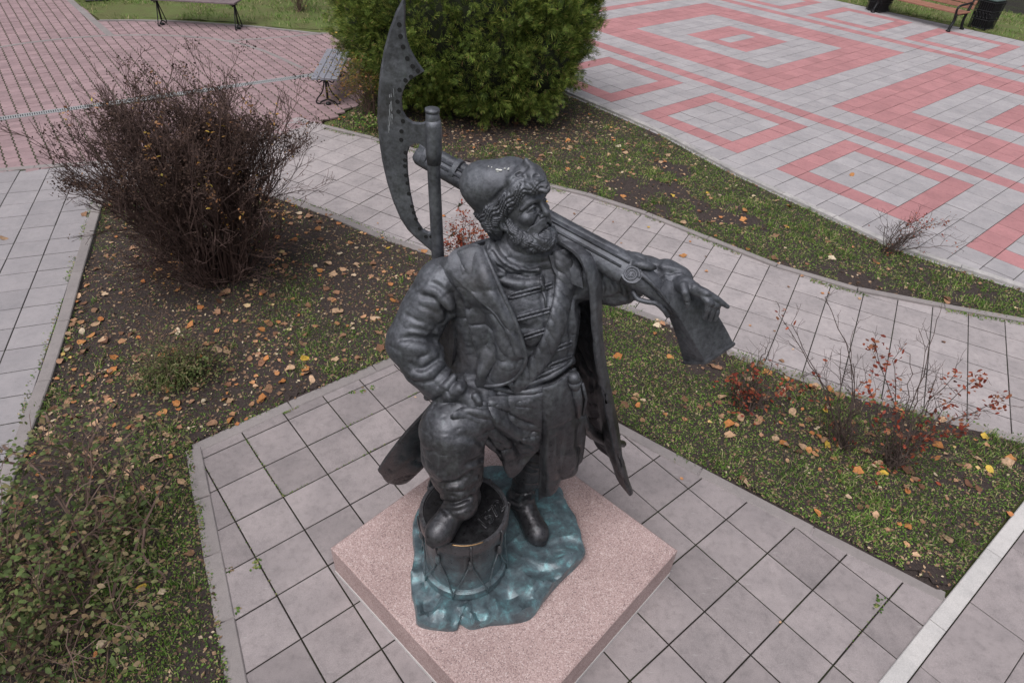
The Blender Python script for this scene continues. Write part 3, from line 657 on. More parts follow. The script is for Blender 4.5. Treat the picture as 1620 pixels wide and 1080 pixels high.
for p0_, p1_ in ((low_k[3], low_k[9]), (up_k[4], up_k[10])):
    for _ in range(16):
        t = rl.random(); rest.append((np.array([p0_[0]+(p1_[0]-p0_[0])*t+rl.uniform(-.1, .5)*(1 if p0_ is low_k[3] else -.6), p0_[1]+(p1_[1]-p0_[1])*t+rl.uniform(.1, .9)*(1 if p0_ is low_k[3] else -1), -.004]), .03+.045*rl.random()))
if rest:
    av = []; af = []; nn = 0
    for i, (P, s) in enumerate(rest):
        v, f = leaf_proto(i % 9, i % 3); v = np.array(v)*s; a = rl.uniform(0, 6.28); R_ = np.array([[math.cos(a), -math.sin(a), 0], [math.sin(a), math.cos(a), 0], [0, 0, 1]]); v = v@R_.T+P+V(0, 0, .012)
        av.append(v); af += [tuple(k+nn for k in q) for q in f]; nn += len(v)
    tag(link('scattered_leaves', npmesh('scattered_leaves', np.vstack(av), af, True), M_FALLEN_I), 'many more small fallen leaves strewn over the beds', 'leaves', kind='stuff')
for i, (x, y, s) in enumerate(((820, 397, 0), (1079, 405, .12), (1060, 345, .1), (505, 1035, .0), (1012, 625, 0), (139, 556, 0), (134, 340, .13), (8, 378, .11), (1347, 278, .12), (1140, 325, .0), (1548, 280, 0))):
    if s: place_leaf(np.array(gp(x, y)), s, ('tan leaf on the slab path beyond the musket lock', 'small tan leaf on the slab path above the pointing hand', '', '', '', 'curled leaf on the left path beside the bare bush', 'leaf at the left edge of the picture on the side path', 'orange leaf lying alone on a grey plaza slab')[(i-1) if i < 7 else 6 if i == 7 else 7] or 'small dry leaf on the slabs', 'stray leaves on the paving', True)
# ------------------------------------------------------------------ shrubs: bundles of real twigs, leaves as small faces
M_TWIG = flat('dark_twig', (.072, .041, .035), .85, 0, 18, .35); M_TWIG2 = flat('grey_twig', (.070, .048, .042), .85, 0, 18, .35)
M_CANE = flat('brown_cane', (.12, .075, .06), .8, 0, 12, .3)
M_REDLEAF = leaf_mat('red_leaf', [(0, (.14, .028, .022)), (.35, (.30, .055, .035)), (.65, (.42, .11, .06)), (.85, (.36, .16, .09)), (1, (.10, .035, .03))], .55, .3)
M_RUSTLEAF = leaf_mat('rusty_leaf', [(0, (.20, .10, .05)), (.4, (.36, .17, .09)), (.7, (.45, .25, .13)), (.88, (.55, .30, .06)), (1, (.50, .42, .10))], .65, .25)
M_SEED = leaf_mat('dry_seed_head', [(0, (.022, .013, .012)), (.5, (.052, .032, .028)), (1, (.10, .062, .050))], .9, 0)
M_ROSE = leaf_mat('olive_leaf', [(0, (.045, .06, .022)), (.3, (.075, .11, .035)), (.55, (.11, .15, .05)), (.75, (.17, .16, .08)), (.9, (.20, .13, .08)), (1, (.26, .20, .13))], .6, .2)
M_YELLOW = leaf_mat('yellowing_leaf', [(0, (.07, .085, .02)), (.35, (.16, .13, .03)), (.65, (.30, .20, .05)), (.85, (.34, .17, .07)), (1, (.20, .09, .05))], .65, .25)
class Twigs:
    """thin three-sided twigs collected in arrays"""
    def __init__(s, seed): s.r = np.random.RandomState(seed); s.seg = []; s.tips = []
    def line(s, P, r0, r1):
        P = np.array(P); n = len(P)
        for i in range(n-1): s.seg.append((P[i], P[i+1], r0+(r1-r0)*i/(n-1), r0+(r1-r0)*(i+1)/(n-1)))
    def grow(s, p, d, length, r, depth, spread=.55, up=.15, kids=3, wob=.18, frac=(.45, .75), minr=.0011, kid_from=.35, steps=None):
        R_ = s.r; n = steps or max(2, int(3+depth)); P = [np.array(p, float)]; d = np.array(d, float)/np.linalg.norm(d); ds = []
        for i in range(n):
            d = d+R_.randn(3)*wob/np.sqrt(n)+V(0, 0, up/n); d /= np.linalg.norm(d); P.append(P[-1]+d*length/n); ds.append(d)
        r1 = max(r*.5, minr); s.line(P, r, r1)
        if depth == 0: s.tips.append((P[-1], d)); return
        k = kids+R_.randint(-1, 2)
        for j in range(max(1, k)):
            t = kid_from+(1-kid_from)*R_.rand(); i = min(int(t*n), n-1); b = P[i]+(P[i+1]-P[i])*(t*n-i)
            w = R_.randn(3); w -= ds[i]*(w@ds[i]); w /= np.linalg.norm(w)+1e-9
            nd = ds[i]*(1-spread*.4)+w*spread*(.6+.6*R_.rand()); s.grow(b, nd, length*(frac[0]+(frac[1]-frac[0])*R_.rand()), max(r*.55, minr), depth-1, spread, up, kids, wob, frac, minr, kid_from)
        s.tips.append((P[-1], d))
    def mesh(s, name, mat, parent):
        a = np.array([q[0] for q in s.seg]); b = np.array([q[1] for q in s.seg]); ra = np.array([q[2] for q in s.seg]); rb = np.array([q[3] for q in s.seg])
        t = b-a; t /= np.linalg.norm(t, axis=1, keepdims=True)+1e-9; h = np.where(np.abs(t[:, 2:3]) < .9, np.array([[0, 0, 1.]]), np.array([[1., 0, 0]])); u = np.cross(t, h); u /= np.linalg.norm(u, axis=1, keepdims=True)+1e-9; w = np.cross(t, u); v = []
        for P, r in ((a, ra), (b, rb)):
            for k in range(3): v.append(P+(u*math.cos(2.0944*k)+w*math.sin(2.0944*k))*r[:, None])
        v = np.stack(v, 1).reshape(-1, 3); n = len(a); i0 = np.arange(n)*6
        f = np.concatenate([np.stack([i0+k, i0+(k+1) % 3, i0+3+(k+1) % 3, i0+3+k], 1) for k in range(3)]); return link(name, npmesh(name, v, f), mat, parent)
def leaves(name, P, size, mat, parent, tilt=.9, proto=LEAF4):
    P = np.array(P); v, f = stamp(*proto, P, rot_rand(len(P), tilt), np.asarray(size)); return link(name, npmesh(name, v, f), mat, parent)
LEAF_OV = ([(0, -.5, 0), (.22, -.25, .06), (.27, .05, .07), (.16, .32, .05), (0, .5, 0), (-.16, .32, .05), (-.27, .05, .07), (-.22, -.25, .06)], [(0, 1, 7), (1, 2, 7), (2, 6, 7), (2, 3, 6), (3, 5, 6), (3, 4, 5)])

# big bare bush on the left bed
bx, by = -3.56, 6.45
bush = empty('bare_bush', (0, 0, 0)); tag(bush, 'big bare dark brown bush with a few rusty leaves on the left bed', 'bush')
tw = Twigs(5); R_ = tw.r
for i in range(185):
    a = R_.rand()*2*np.pi; sp = R_.rand()**.6*.54; L_ = (1.34+.44*R_.rand())*(1.06-.14*sp)
    b0 = V(bx+.30*math.cos(a)*R_.rand()**.5, by+.26*math.sin(a)*R_.rand()**.5, .02)
    tw.grow(b0, V(math.cos(a)*sp, math.sin(a)*sp*.85, 1.05), L_, .0075+.006*R_.rand(), 3, .58, .30, 4, .20, (.28, .48), .0021, .28)
for i in range(70):                                                    # low twiggy skirt
    a = R_.rand()*2*np.pi; tw.grow(V(bx+.3*math.cos(a), by+.26*math.sin(a), .02), V(math.cos(a)*.9, math.sin(a)*.8, .6+.6*R_.rand()), .60+.35*R_.rand(), .006, 2, .7, .25, 5, .3, (.30, .5), .0021, .2)
for i in range(8):                                                     # whippy long shoots
    a = R_.rand()*2*np.pi; tw.grow(V(bx, by, .02), V(math.cos(a)*.45, math.sin(a)*.45, 1), 1.75+.4*R_.rand(), .007, 1, .5, .25, 7, .22, (.10, .22), .0016, .45, 9)
tw.mesh('twigs', M_TWIG, bush); tips = np.array([t[0] for t in tw.tips]); top = tips[(tips[:, 2] > 1.25+.35*R_.rand(len(tips)))]
cl = top[R_.randint(0, len(top), 330)]; q = np.repeat(cl, 62, 0); q = q+R_.randn(len(q), 3)*V(.062, .062, .030); leaves('seed_heads', q, .012+.024*R_.rand(len(q)), M_SEED, bush)
allp = tips[R_.randint(0, len(tips), 9000)]+R_.randn(9000, 3)*.02; leaves('withered_leaves', allp, .010+.018*R_.rand(9000), M_SEED, bush)
cl = tips[R_.randint(0, len(tips), 80)]; q = np.repeat(cl, 10, 0)+R_.randn(80*10, 3)*V(.035, .035, .06); leaves('rusty_leaves', q, .022+.024*R_.rand(len(q)), M_RUSTLEAF, bush, .9, LEAF_OV)

# round clipped conifer
thuja = empty('round_conifer', (-1.10, 13.0, 0)); tag(thuja, 'wide round green conifer standing behind the poleaxe', 'conifer')
M_THUJA = leaf_mat('conifer_spray', [(0, (.040, .072, .014)), (.3, (.085, .132, .026)), (.6, (.14, .20, .040)), (.85, (.21, .27, .058)), (.95, (.31, .32, .08)), (1, (.24, .16, .08))], .6, .18)
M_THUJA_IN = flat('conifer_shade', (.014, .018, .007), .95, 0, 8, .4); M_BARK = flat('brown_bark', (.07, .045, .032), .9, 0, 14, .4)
lobes = [((-1.12, 12.95, 1.85), (2.15, 1.95, 1.80)), ((-2.35, 12.9, 1.75), (1.15, 1.25, 1.60)), ((.0, 12.75, 1.95), (1.15, 1.35, 1.62)), ((-.75, 12.2, 1.35), (1.25, 1.05, 1.20)), ((-1.0, 13.1, 2.9), (1.7, 1.6, 1.2)), ((.30, 13.0, 2.45), (.90, 1.1, 1.2)), ((-2.0, 12.3, 1.2), (1.0, .95, 1.02)), ((.12, 12.15, 1.40), (.76, .80, 1.05))]
P = []; O = []; rt_ = np.random.RandomState(8)
for c, r in lobes:
    n = int(7600*(r[0]*r[1]+r[0]*r[2]+r[1]*r[2])/8.0); d = rt_.randn(n, 3); d /= np.linalg.norm(d, axis=1, keepdims=True); q = np.array(c)+d*np.array(r)*(.93+.10*rt_.rand(n)[:, None])*(1+.09*(vnoise(d[:, 0]*3+c[0], d[:, 2]*3+d[:, 1]*2, 2.0)-.5)[:, None]*2)
    nr_ = d/np.array(r); nr_ /= np.linalg.norm(nr_, axis=1, keepdims=True); ok = q[:, 2] > .22
    for c2, r2 in lobes:
        if c2 is c: continue
        ok &= (((q-np.array(c2))/np.array(r2))**2).sum(1) > .80
    P.append(q[ok]); O.append(nr_[ok])
P = np.vstack(P); O = np.vstack(O); n = len(P)
# each spray is a flat fan of flickering sprigs, roughly upright, its plane turned about the outward direction
SPR = []; SPF = []
for j, (a, l, w) in enumerate(((-1.05, .50, .036), (-.70, .74, .040), (-.36, .92, .044), (.0, 1.08, .044), (.36, .90, .042), (.72, .70, .040), (1.08, .46, .036))):
    dx, dy = math.sin(a), math.cos(a); k = len(SPR); b = .12
    SPR += [(dx*b-dy*w*.35, dy*b+dx*w*.35, 0), (dx*b+dy*w*.35, dy*b-dx*w*.35, 0), (dx*l*.62+dy*w, dy*l*.62-dx*w, .05), (dx*l, dy*l, -.06*l), (dx*l*.62-dy*w, dy*l*.62+dx*w, .05)]; SPF += [(k, k+1, k+2), (k, k+2, k+4), (k+4, k+2, k+3)]
yd = O*.75+V(0, 0, .55)+rt_.randn(n, 3)*.33; yd[:, 2] -= .55*(rt_.rand(n) < .4); yd /= np.linalg.norm(yd, axis=1, keepdims=True)
zd = rt_.randn(n, 3)+O*.5; zd -= yd*(zd*yd).sum(1, keepdims=True); zd /= np.linalg.norm(zd, axis=1, keepdims=True); xd = np.cross(yd, zd); Rm = np.stack([xd, yd, zd], 2)
# clumps of sprays standing out of the surface
NC = 900; ci = rt_.choice(n, NC, replace=False); cd = O[ci]*.8+V(0, 0, .45)+rt_.randn(NC, 3)*.28; cd /= np.linalg.norm(cd, axis=1, keepdims=True); m = 24
tt = rt_.rand(NC, m)**.8*.36-.06; cp = P[ci][:, None]+cd[:, None]*tt[:, :, None]+rt_.randn(NC, m, 3)*(.075*(1-tt/.5))[:, :, None]
y2 = (cd[:, None]+rt_.randn(NC, m, 3)*.42).reshape(-1, 3); y2 /= np.linalg.norm(y2, axis=1, keepdims=True); z2 = rt_.randn(NC*m, 3); z2 -= y2*(z2*y2).sum(1, keepdims=True); z2 /= np.linalg.norm(z2, axis=1, keepdims=True)
R2m = np.stack([np.cross(y2, z2), y2, z2], 2); va, fa = stamp(SPR, SPF, cp.reshape(-1, 3), R2m, .055+.08*rt_.rand(NC*m))
v, f = stamp(SPR, SPF, P-O*.05, Rm, .085+.11*rt_.rand(n)); f = np.vstack([f, fa+len(v)]); v = np.vstack([v, va]); link('crown', npmesh('crown', v-np.array([-1.10, 13.0, 0]), f), M_THUJA, thuja)
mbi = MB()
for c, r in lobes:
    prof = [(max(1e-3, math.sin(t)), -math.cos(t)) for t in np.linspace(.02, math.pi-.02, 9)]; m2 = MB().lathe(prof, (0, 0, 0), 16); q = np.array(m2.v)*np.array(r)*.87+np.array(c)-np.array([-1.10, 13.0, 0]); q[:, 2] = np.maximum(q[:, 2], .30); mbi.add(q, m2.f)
mbi.build('shade_core', M_THUJA_IN, thuja, True)  # solid filler against see-through; the crown's inner shade is its dark colour
tr = Twigs(2)
for i in range(7): tr.grow(V(.1*rt_.randn(), .1*rt_.randn()-.3, 0), V(.5*rt_.randn(), -.25+.3*rt_.randn(), 1), 1.3, .05, 1, .5, .1, 4)
tr.mesh('trunk', M_BARK, thuja)
# low yellowing shrub at the conifer's foot
def leafy_shrub(name, label, base, h, w, n_stem, mat_l, mat_t, n_leaf, ls, seed, cat='shrub', depth=2, droop=.1):
    o = empty(name, (0, 0, 0)); tag(o, label, cat); t = Twigs(seed); r = t.r
    for i in range(n_stem):
        a = r.rand()*6.283; sp = r.rand()**.6*w/h; t.grow(V(base[0]+.06*r.randn(), base[1]+.06*r.randn(), .01), V(math.cos(a)*sp, math.sin(a)*sp, 1), h*(.7+.4*r.rand()), .005+.003*r.rand(), depth, .6, droop, 3, .25, (.35, .6), .0014)
    t.mesh('stems', mat_t, o); tp = np.array([x[0] for x in t.tips]); q = tp[r.randint(0, len(tp), n_leaf)]+r.randn(n_leaf, 3)*ls*1.5; q[:, 2] = np.maximum(q[:, 2], .02); leaves('leaves', q, ls*(.6+.8*r.rand(n_leaf)), mat_l, o, .8, LEAF_OV); return o
leafy_shrub('yellow_shrub', 'low yellow and russet shrub at the foot of the round conifer by the bench', (-2.84, 11.88), .95, .62, 34, M_YELLOW, M_CANE, 2400, .036, 4)
leafy_shrub('green_seedling', 'small dark green leafy plant at the path edge below the yellow shrub', (-2.72, 11.22), .22, .25, 14, M_COVER, M_CANE, 260, .05, 6, 'plant', 1)
leafy_shrub('far_bush', 'small bare brown bush on the far lawn behind the pavers', (-6.35, 19.5), 1.1, .8, 44, M_RUSTLEAF, M_CANE, 260, .05, 9, 'bush')
# red-leaved barberry-like shrubs
def red_shrub(name, label, base, stems, nl, seed, lsize=.040, clusters=None):
    """stems: tip points (world) reached by the main canes"""
    o = empty(name, (0, 0, 0)); tag(o, label, 'shrub'); t = Twigs(seed); r = t.r; base = V(*base); lp = []
    for tip, leafy in stems:
        tip = V(*tip); b = base+V(*(r.randn(2)*.035), 0); m = (b+tip)/2+V(*(r.randn(2)*.05), .10); P = spline2([b, b*.65+m*.35+V(0, 0, .03), m, tip], n=5); P[1:-1] += r.randn(len(P)-2, 3)*.008
        t.line(P, .0095, .0028)
        for k in range(4, len(P)):
            if r.rand() < .8:
                d = P[k]-P[k-1]; d /= np.linalg.norm(d); w = r.randn(3); nd = d*.7+w*.55; t.grow(P[k], nd, .10+.16*r.rand(), .003, 1, .7, .1, 3, .3, (.3, .6), .0012)
            if leafy and k > len(P)*(1-.45*min(leafy, 1.6)/1.0 if leafy < 2 else 0):
                for _ in range(int(3*leafy+1)): lp.append(P[k]+r.randn(3)*.03)
        for _ in range(int(16*leafy)): lp.append(tip+r.randn(3)*V(.045, .045, .05))
    for _ in range(14):
        a = r.rand()*6.283; t.grow(base+V(*(r.randn(2)*.05), 0), V(.5*math.cos(a), .5*math.sin(a), 1), .22+.25*r.rand(), .006, 2, .6, .1, 3, .25, (.35, .6), .0016)
    t.mesh('canes', M_TWIG2, o)
    for _ in range(nl): lp.append(base+V(r.randn()*.16, r.randn()*.16, .03+.10*abs(r.randn())))
    if lp: leaves('red_leaves', lp, lsize*(.7+.7*r.rand(len(lp))), M_REDLEAF, o, .9, LEAF_OV)
    return o
def S_(px, py, y): return tuple(A(px, py, y))
red_shrub('red_shrub', 'bare shrub with sparse red leaves, rightmost on the bed below the slab path', (3.50, 4.02, .0), [(S_(1385, 545, 4.15), 1.5), (S_(1412, 570, 4.2), .9), (S_(1482, 505, 4.5), .0), (S_(1470, 540, 4.4), .0), (S_(1372, 610, 4.0), 1.1), (S_(1512, 590, 4.3), .5), (S_(1545, 600, 4.2), 1.8), (S_(1580, 635, 4.05), 1.8), (S_(1520, 680, 3.9), 1.2), (S_(1475, 610, 4.3), .3), (S_(1345, 620, 4.05), 0), (S_(1440, 560, 4.4), .2), (S_(1500, 640, 4.0), .6)], 34, 3)
red_shrub('red_shrub', 'nearly leafless shrub left of the red-leaved one, below the slab path', (3.14, 4.22, .0), [(S_(1305, 470, 4.55), .0), (S_(1252, 512, 4.5), .0), (S_(1232, 498, 4.5), .35), (S_(1345, 545, 4.55), 0), (S_(1350, 575, 4.5), 0), (S_(1330, 570, 4.5), 0), (S_(1290, 590, 4.4), .2), (S_(1270, 615, 4.3), .7)], 20, 5)
red_shrub('red_shrub', 'small dark shrub with orange leaves nearest the musket butt', (2.36, 4.66, .0), [(S_(1222, 575, 4.75), .3), (S_(1195, 585, 4.75), .7), (S_(1212, 550, 4.8), 0), (S_(1160, 600, 4.7), 1.2), (S_(1242, 610, 4.7), .8), (S_(1180, 625, 4.6), 1.0)], 60, 7)
red_shrub('red_shrub', 'young red-leaved shrub at the path edge seen over the right shoulder', (-.66, 6.95, .0), [(S_(733, 338, 6.95), 2.2), (S_(715, 360, 6.9), 2.2), (S_(750, 365, 6.9), 2.4), (S_(705, 385, 6.85), 2.4), (S_(728, 378, 6.85), 2.6), (S_(762, 372, 6.9), 1.8), (S_(742, 395, 6.8), 2.6)], 60, 11, .036)
red_shrub('red_shrub', 'little leaning shrub at the plaza kerb near the right edge', (5.12, 7.92, .02), [(S_(1495, 352, 8.05), 1.2), (S_(1470, 350, 8.1), 1.0), (S_(1455, 342, 8.2), .8), (S_(1438, 352, 8.1), .8), (S_(1500, 372, 7.9), .2), (S_(1520, 388, 7.8), .3), (S_(1430, 375, 8.0), .5)], 24, 13, .03)
# thicket in the lower left corner
rose = empty('rose_thicket', (0, 0, 0)); tag(rose, 'tangled green and brown rose thicket in the lower left corner', 'bush'); t = Twigs(17); r = t.r
for i in range(62):
    a = r.rand()*6.283; sp = .5+1.2*r.rand(); b = V(-3.18+.30*r.randn(), 2.30+.34*r.randn(), .0); t.grow(b, V(math.cos(a)*sp*.7, math.sin(a)*sp*.7, 1.0), .50+.42*r.rand(), .007+.006*r.rand(), 2, .7, -.15, 3, .35, (.3, .6), .0018)
for p in (((5, 705), (60, 745), (120, 832)), ((118, 825), (160, 812), (160, 870)), ((70, 650), (90, 690), (118, 722)), ((108, 648), (124, 668), (138, 690)), ((0, 730), (40, 735), (90, 736)), ((230, 835), (228, 880), (262, 915), (205, 920))):
    P = [np.array(gp(x, y, .42-.12*k)) for k, (x, y) in enumerate(p)]; t.line(spline2(P, n=4), .013, .007)
t.mesh('canes', M_CANE, rose); tp = np.array([x[0] for x in t.tips]); k = 4600; q = tp[r.randint(0, len(tp), k)]+r.randn(k, 3)*V(.06, .06, .05); q[:, 2] = np.maximum(q[:, 2], .02); leaves('leaves', q, .024+.034*r.rand(k), M_ROSE, rose, .7, LEAF_OV)
# grassy tuft with weeds on the left bed
tuft = empty('grass_tuft', (0, 0, 0)); tag(tuft, 'wispy tuft of long grass and weeds in the middle of the left bed', 'grass tuft'); r = np.random.RandomState(3); gb = MB()
M_DULL = leaf_mat('dull_grass_blade', [(0, (.07, .095, .03)), (.5, (.12, .15, .05)), (.8, (.22, .21, .10)), (1, (.46, .42, .26))])
for i in range(170):
    a = r.rand()*6.283; b = V(-3.30+.11*r.randn(), 4.60+.10*r.randn(), .01); L_ = .18+.26*r.rand(); o = V(math.cos(a), math.sin(a), 0)*(.35+.6*r.rand()); w = V(-math.sin(a), math.cos(a), 0)*.0035
    p1 = b+o*L_*.35+V(0, 0, L_*.62); p2 = b+o*L_*.95+V(0, 0, L_*.62*r.rand()+.05); gb.add([b-w, b+w, p1+w*.8, p1-w*.8, p2], [(0, 1, 2, 3), (3, 2, 4)])
wt = Twigs(23)
for i in range(22):
    a = wt.r.rand()*6.283; wt.grow(V(-3.27+.12*wt.r.randn(), 4.68+.10*wt.r.randn(), .01), V(math.cos(a)*.6, math.sin(a)*.6, 1), .32+.22*wt.r.rand(), .004, 2, .6, .1, 3, .3, (.35, .6), .0014)
wt.mesh('twigs', M_CANE, tuft)
gb.build('blades', M_DULL, tuft)
k = 3000; q = np.column_stack([-3.24+.22*r.randn(k), 4.72+.19*r.randn(k), .02+.16*np.abs(r.randn(k))]); leaves('weed_leaves', q, .014+.022*r.rand(k), M_ROSE, tuft, .7, LEAF_OV)
# ------------------------------------------------------------------ benches and bins
M_WOODR = flat('varnished_red_wood', (.27, .125, .085), .5, 0, 9, .22); M_WOODG = flat('weathered_grey_wood', (.22, .22, .26), .6, 0, 9, .10); M_WOODP = flat('dark_purple_wood', (.16, .12, .13), .55, 0, 9, .2)
def plank_bench(name, label, loc, ang, L_, mat, legs='scroll', back=True, depth=.52, seat_h=.46, n=4, recline=.28):
    o = empty(name, loc, ang); tag(o, label, 'bench'); w = depth/n
    for i in range(n): MB().prism([(-L_/2, -w/2+.004), (L_/2, -w/2+.004), (L_/2, w/2-.004), (-L_/2, w/2-.004)], -.018, .018, .006, .006).build('seat_slat', mat, o, loc=None).location = (0, -depth/2+w*(i+.5), seat_h)
    if back:
        for i in range(4):
            s = MB().prism([(-L_/2, -.055), (L_/2, -.055), (L_/2, .055), (-L_/2, .055)], -.016, .016, .006, .006).build('back_slat', mat, o); z = seat_h+.12+i*.125; s.location = (0, depth/2+.03+(z-seat_h)*recline, z); s.rotation_euler = (math.pi/2-recline, 0, 0)
    for sx in (-1, 1):
        x = sx*(L_/2-.10); mb = MB()
        if legs == 'scroll':
            for sy in (-1, 1):
                c = spline2([(x, sy*.03, seat_h-.04), (x, sy*.05, seat_h-.16), (x, sy*.10, seat_h-.28), (x, sy*.20, .10), (x, sy*.22, .03), (x, sy*.16, .015), (x, sy*.13, .05)], n=4); mb.tube(c, .014, 6)
                mb.tube(spline2([(x, sy*.05, seat_h-.05), (x, sy*.13, seat_h-.09), (x, sy*.17, seat_h-.03), (x, sy*.20, seat_h-.02)], n=3), .012, 6)
            mb.tube([(x, 0, seat_h-.02), (x, 0, .12)], .022, 8).tube([(x, -.13, .05), (x, 0, .10), (x, .13, .05)], .016, 6); mb.box((x, 0, seat_h-.03), (.05, depth*.95, .025))
            mb.lathe([(.01, 0), (.05, 0), (.05, .03), (.02, .05)], (x, 0, .0), 10)
        else:
            c = spline2([(x, -depth/2-.03, .0), (x, -depth/2+.00, .12), (x, -depth/2+.07, .30), (x, -depth/2+.02, seat_h-.02)], n=4); mb.tube(c, [.045]*len(c), 8)
            c = spline2([(x, depth/2+.10, .0), (x, depth/2-.02, .20), (x, depth/2, seat_h), (x, depth/2+.12, seat_h+.28), (x, depth/2+.20, seat_h+.58)], n=4); mb.tube(c, .04, 8)
            c = spline2([(x, -depth/2+.02, seat_h-.04), (x, -depth/2-.03, seat_h+.10), (x, -depth/2+.05, seat_h+.19), (x, .1, seat_h+.22), (x, depth/2+.08, seat_h+.24)], n=4); mb.tube(c, .032, 8)
            mb.box((x, 0, seat_h-.045), (.05, depth, .05)); mb.lathe([(.03, 0), (.07, 0), (.06, .04), (.03, .06)], (x, -depth/2-.03, 0), 10); mb.lathe([(.03, 0), (.07, 0), (.06, .04), (.03, .06)], (x, depth/2+.10, 0), 10)
        mb.build('bench_leg', M_BLACK, o, True)
    return o
def gpx(x, y): v = gp(x, y); return np.array((v.x, v.y))
# varnished bench on the plaza
f0, f1 = gpx(1382, 20), gpx(1500, 50); d = f1-f0; ang = math.atan2(d[1], d[0]); nrm = np.array([-math.sin(ang), math.cos(ang)]); mid_b = (f0+f1)/2+nrm*.30
plank_bench('park_bench', 'reddish slatted bench with black cast legs at the far edge of the plaza', (*mid_b, 0), ang, np.linalg.norm(d)+.22, M_WOODR, 'cast', True, .62, .50, 5)
def bin_(label, loc, h=.62, w=.42, rz=0.0):
    o = empty('litter_bin', (*loc, 0), rz); tag(o, label, 'litter bin', 'litter bins beside the plaza bench' if 'plaza' in label else None)
    MB().prism([(-w*.42, -w*.42), (w*.42, -w*.42), (w*.42, w*.42), (-w*.42, w*.42)], .0, h*.97).build('liner', M_BLACK, o)
    mb = MB(); rr_ = random.Random(3)
    for sx, sy in ((1, 0), (-1, 0), (0, 1), (0, -1)):
        for i in range(9):
            t = -w/2+w*i/8; a = (sx*w/2, t) if sx else (t, sy*w/2); b = (sx*w*.56, t*1.1) if sx else (t*1.1, sy*w*.56); mb.tube([(a[0], a[1], .02), (b[0], b[1], h)], .011, 4)
        for z in (.05, h*.35, h*.65, h*.95):
            k = 1+.12*z/h; e = w/2*k; p = [(sx*e, -e, z), (sx*e, e, z)] if sx else [(-e, sy*e, z), (e, sy*e, z)]; mb.tube(p, .014, 4)
        for i in range(5):
            t = -w*.4+w*.2*i; k = 1.06; z = h*.5; c = [((sx*w/2*k) if sx else (t+.045*math.cos(q)), (t+.045*math.cos(q)) if sx else sy*w/2*k, z+.07*math.sin(q)) for q in np.linspace(0, 6.28, 9)]; mb.tube(c, .010, 4)
    mb.build('lattice_body', M_BLACK, o); MB().prism([(-w*.5, -w*.5), (w*.5, -w*.5), (w*.5, w*.5), (-w*.5, w*.5)], h, h+.03, .02, .012).build('lid', flat('dull_green_metal', (.09, .13, .12), .4, .5), o); return o
bin_('black lattice litter bin at the right end of the plaza bench', gpx(1546, 46)+nrm*.15, .80, .50, ang)
bin_('black lattice litter bin at the left end of the plaza bench', gpx(1386, 20)+nrm*.22-np.array([math.cos(ang), math.sin(ang)])*.12, .80, .50, ang)
# old iron-legged benches
b0, b1 = gpx(264, 40), gpx(371, 46); d = b1-b0; a2 = math.atan2(d[1], d[0]); n2 = np.array([-math.sin(a2), math.cos(a2)])
plank_bench('iron_bench', 'dark plank bench with curly iron legs at the far lawn edge, top left', (*((b0+b1)/2+n2*.02), 0), a2, np.linalg.norm(d)+.42, M_WOODP, 'scroll', True, .46, .62, 4)
p0 = gpx(520, 165); dirb = np.array([-.10, 1.0]); dirb = dirb/np.linalg.norm(dirb); a3 = math.atan2(dirb[1], dirb[0])
plank_bench('iron_bench', 'grey plank bench with curly iron legs half hidden behind the round conifer', (*(p0+dirb*.86), 0), a3+math.pi, 1.95, M_WOODG, 'scroll', False, .50, .50, 4)
bin_('dark round-bottomed litter bin at the top left, behind the pavers', gpx(150, 4)+np.array([-.05, .25]), .7, .5, .4)
# ------------------------------------------------------------------ sculpting: signed distance fields turned into meshes
_R3 = np.random.RandomState(77).rand(48, 48, 48).astype(np.float32)
def noise3(P):
    i = np.floor(P).astype(int); f = (P-i); f = f*f*(3-2*f); i %= 47; v = 0
    for a in (0, 1):
        for b in (0, 1):
            for c in (0, 1):
                v = v+(f[:, 0] if a else 1-f[:, 0])*(f[:, 1] if b else 1-f[:, 1])*(f[:, 2] if c else 1-f[:, 2])*_R3[i[:, 0]+a, i[:, 1]+b, i[:, 2]+c]
    return v
def creases(P, freq, warp=.35, seed=0.0):
    """sharp-valleyed cloth creases: 1 in a valley, 0 away from it"""
    W_ = np.stack([noise3(P*freq*.6+seed+k*7.3) for k in range(3)], 1)-.5
    n = noise3(P*np.array([1, 1, 1.5])*freq+W_*warp*4+seed+31); return np.clip(1-np.abs(n-.5)*9.0, 0, 1)**1.2
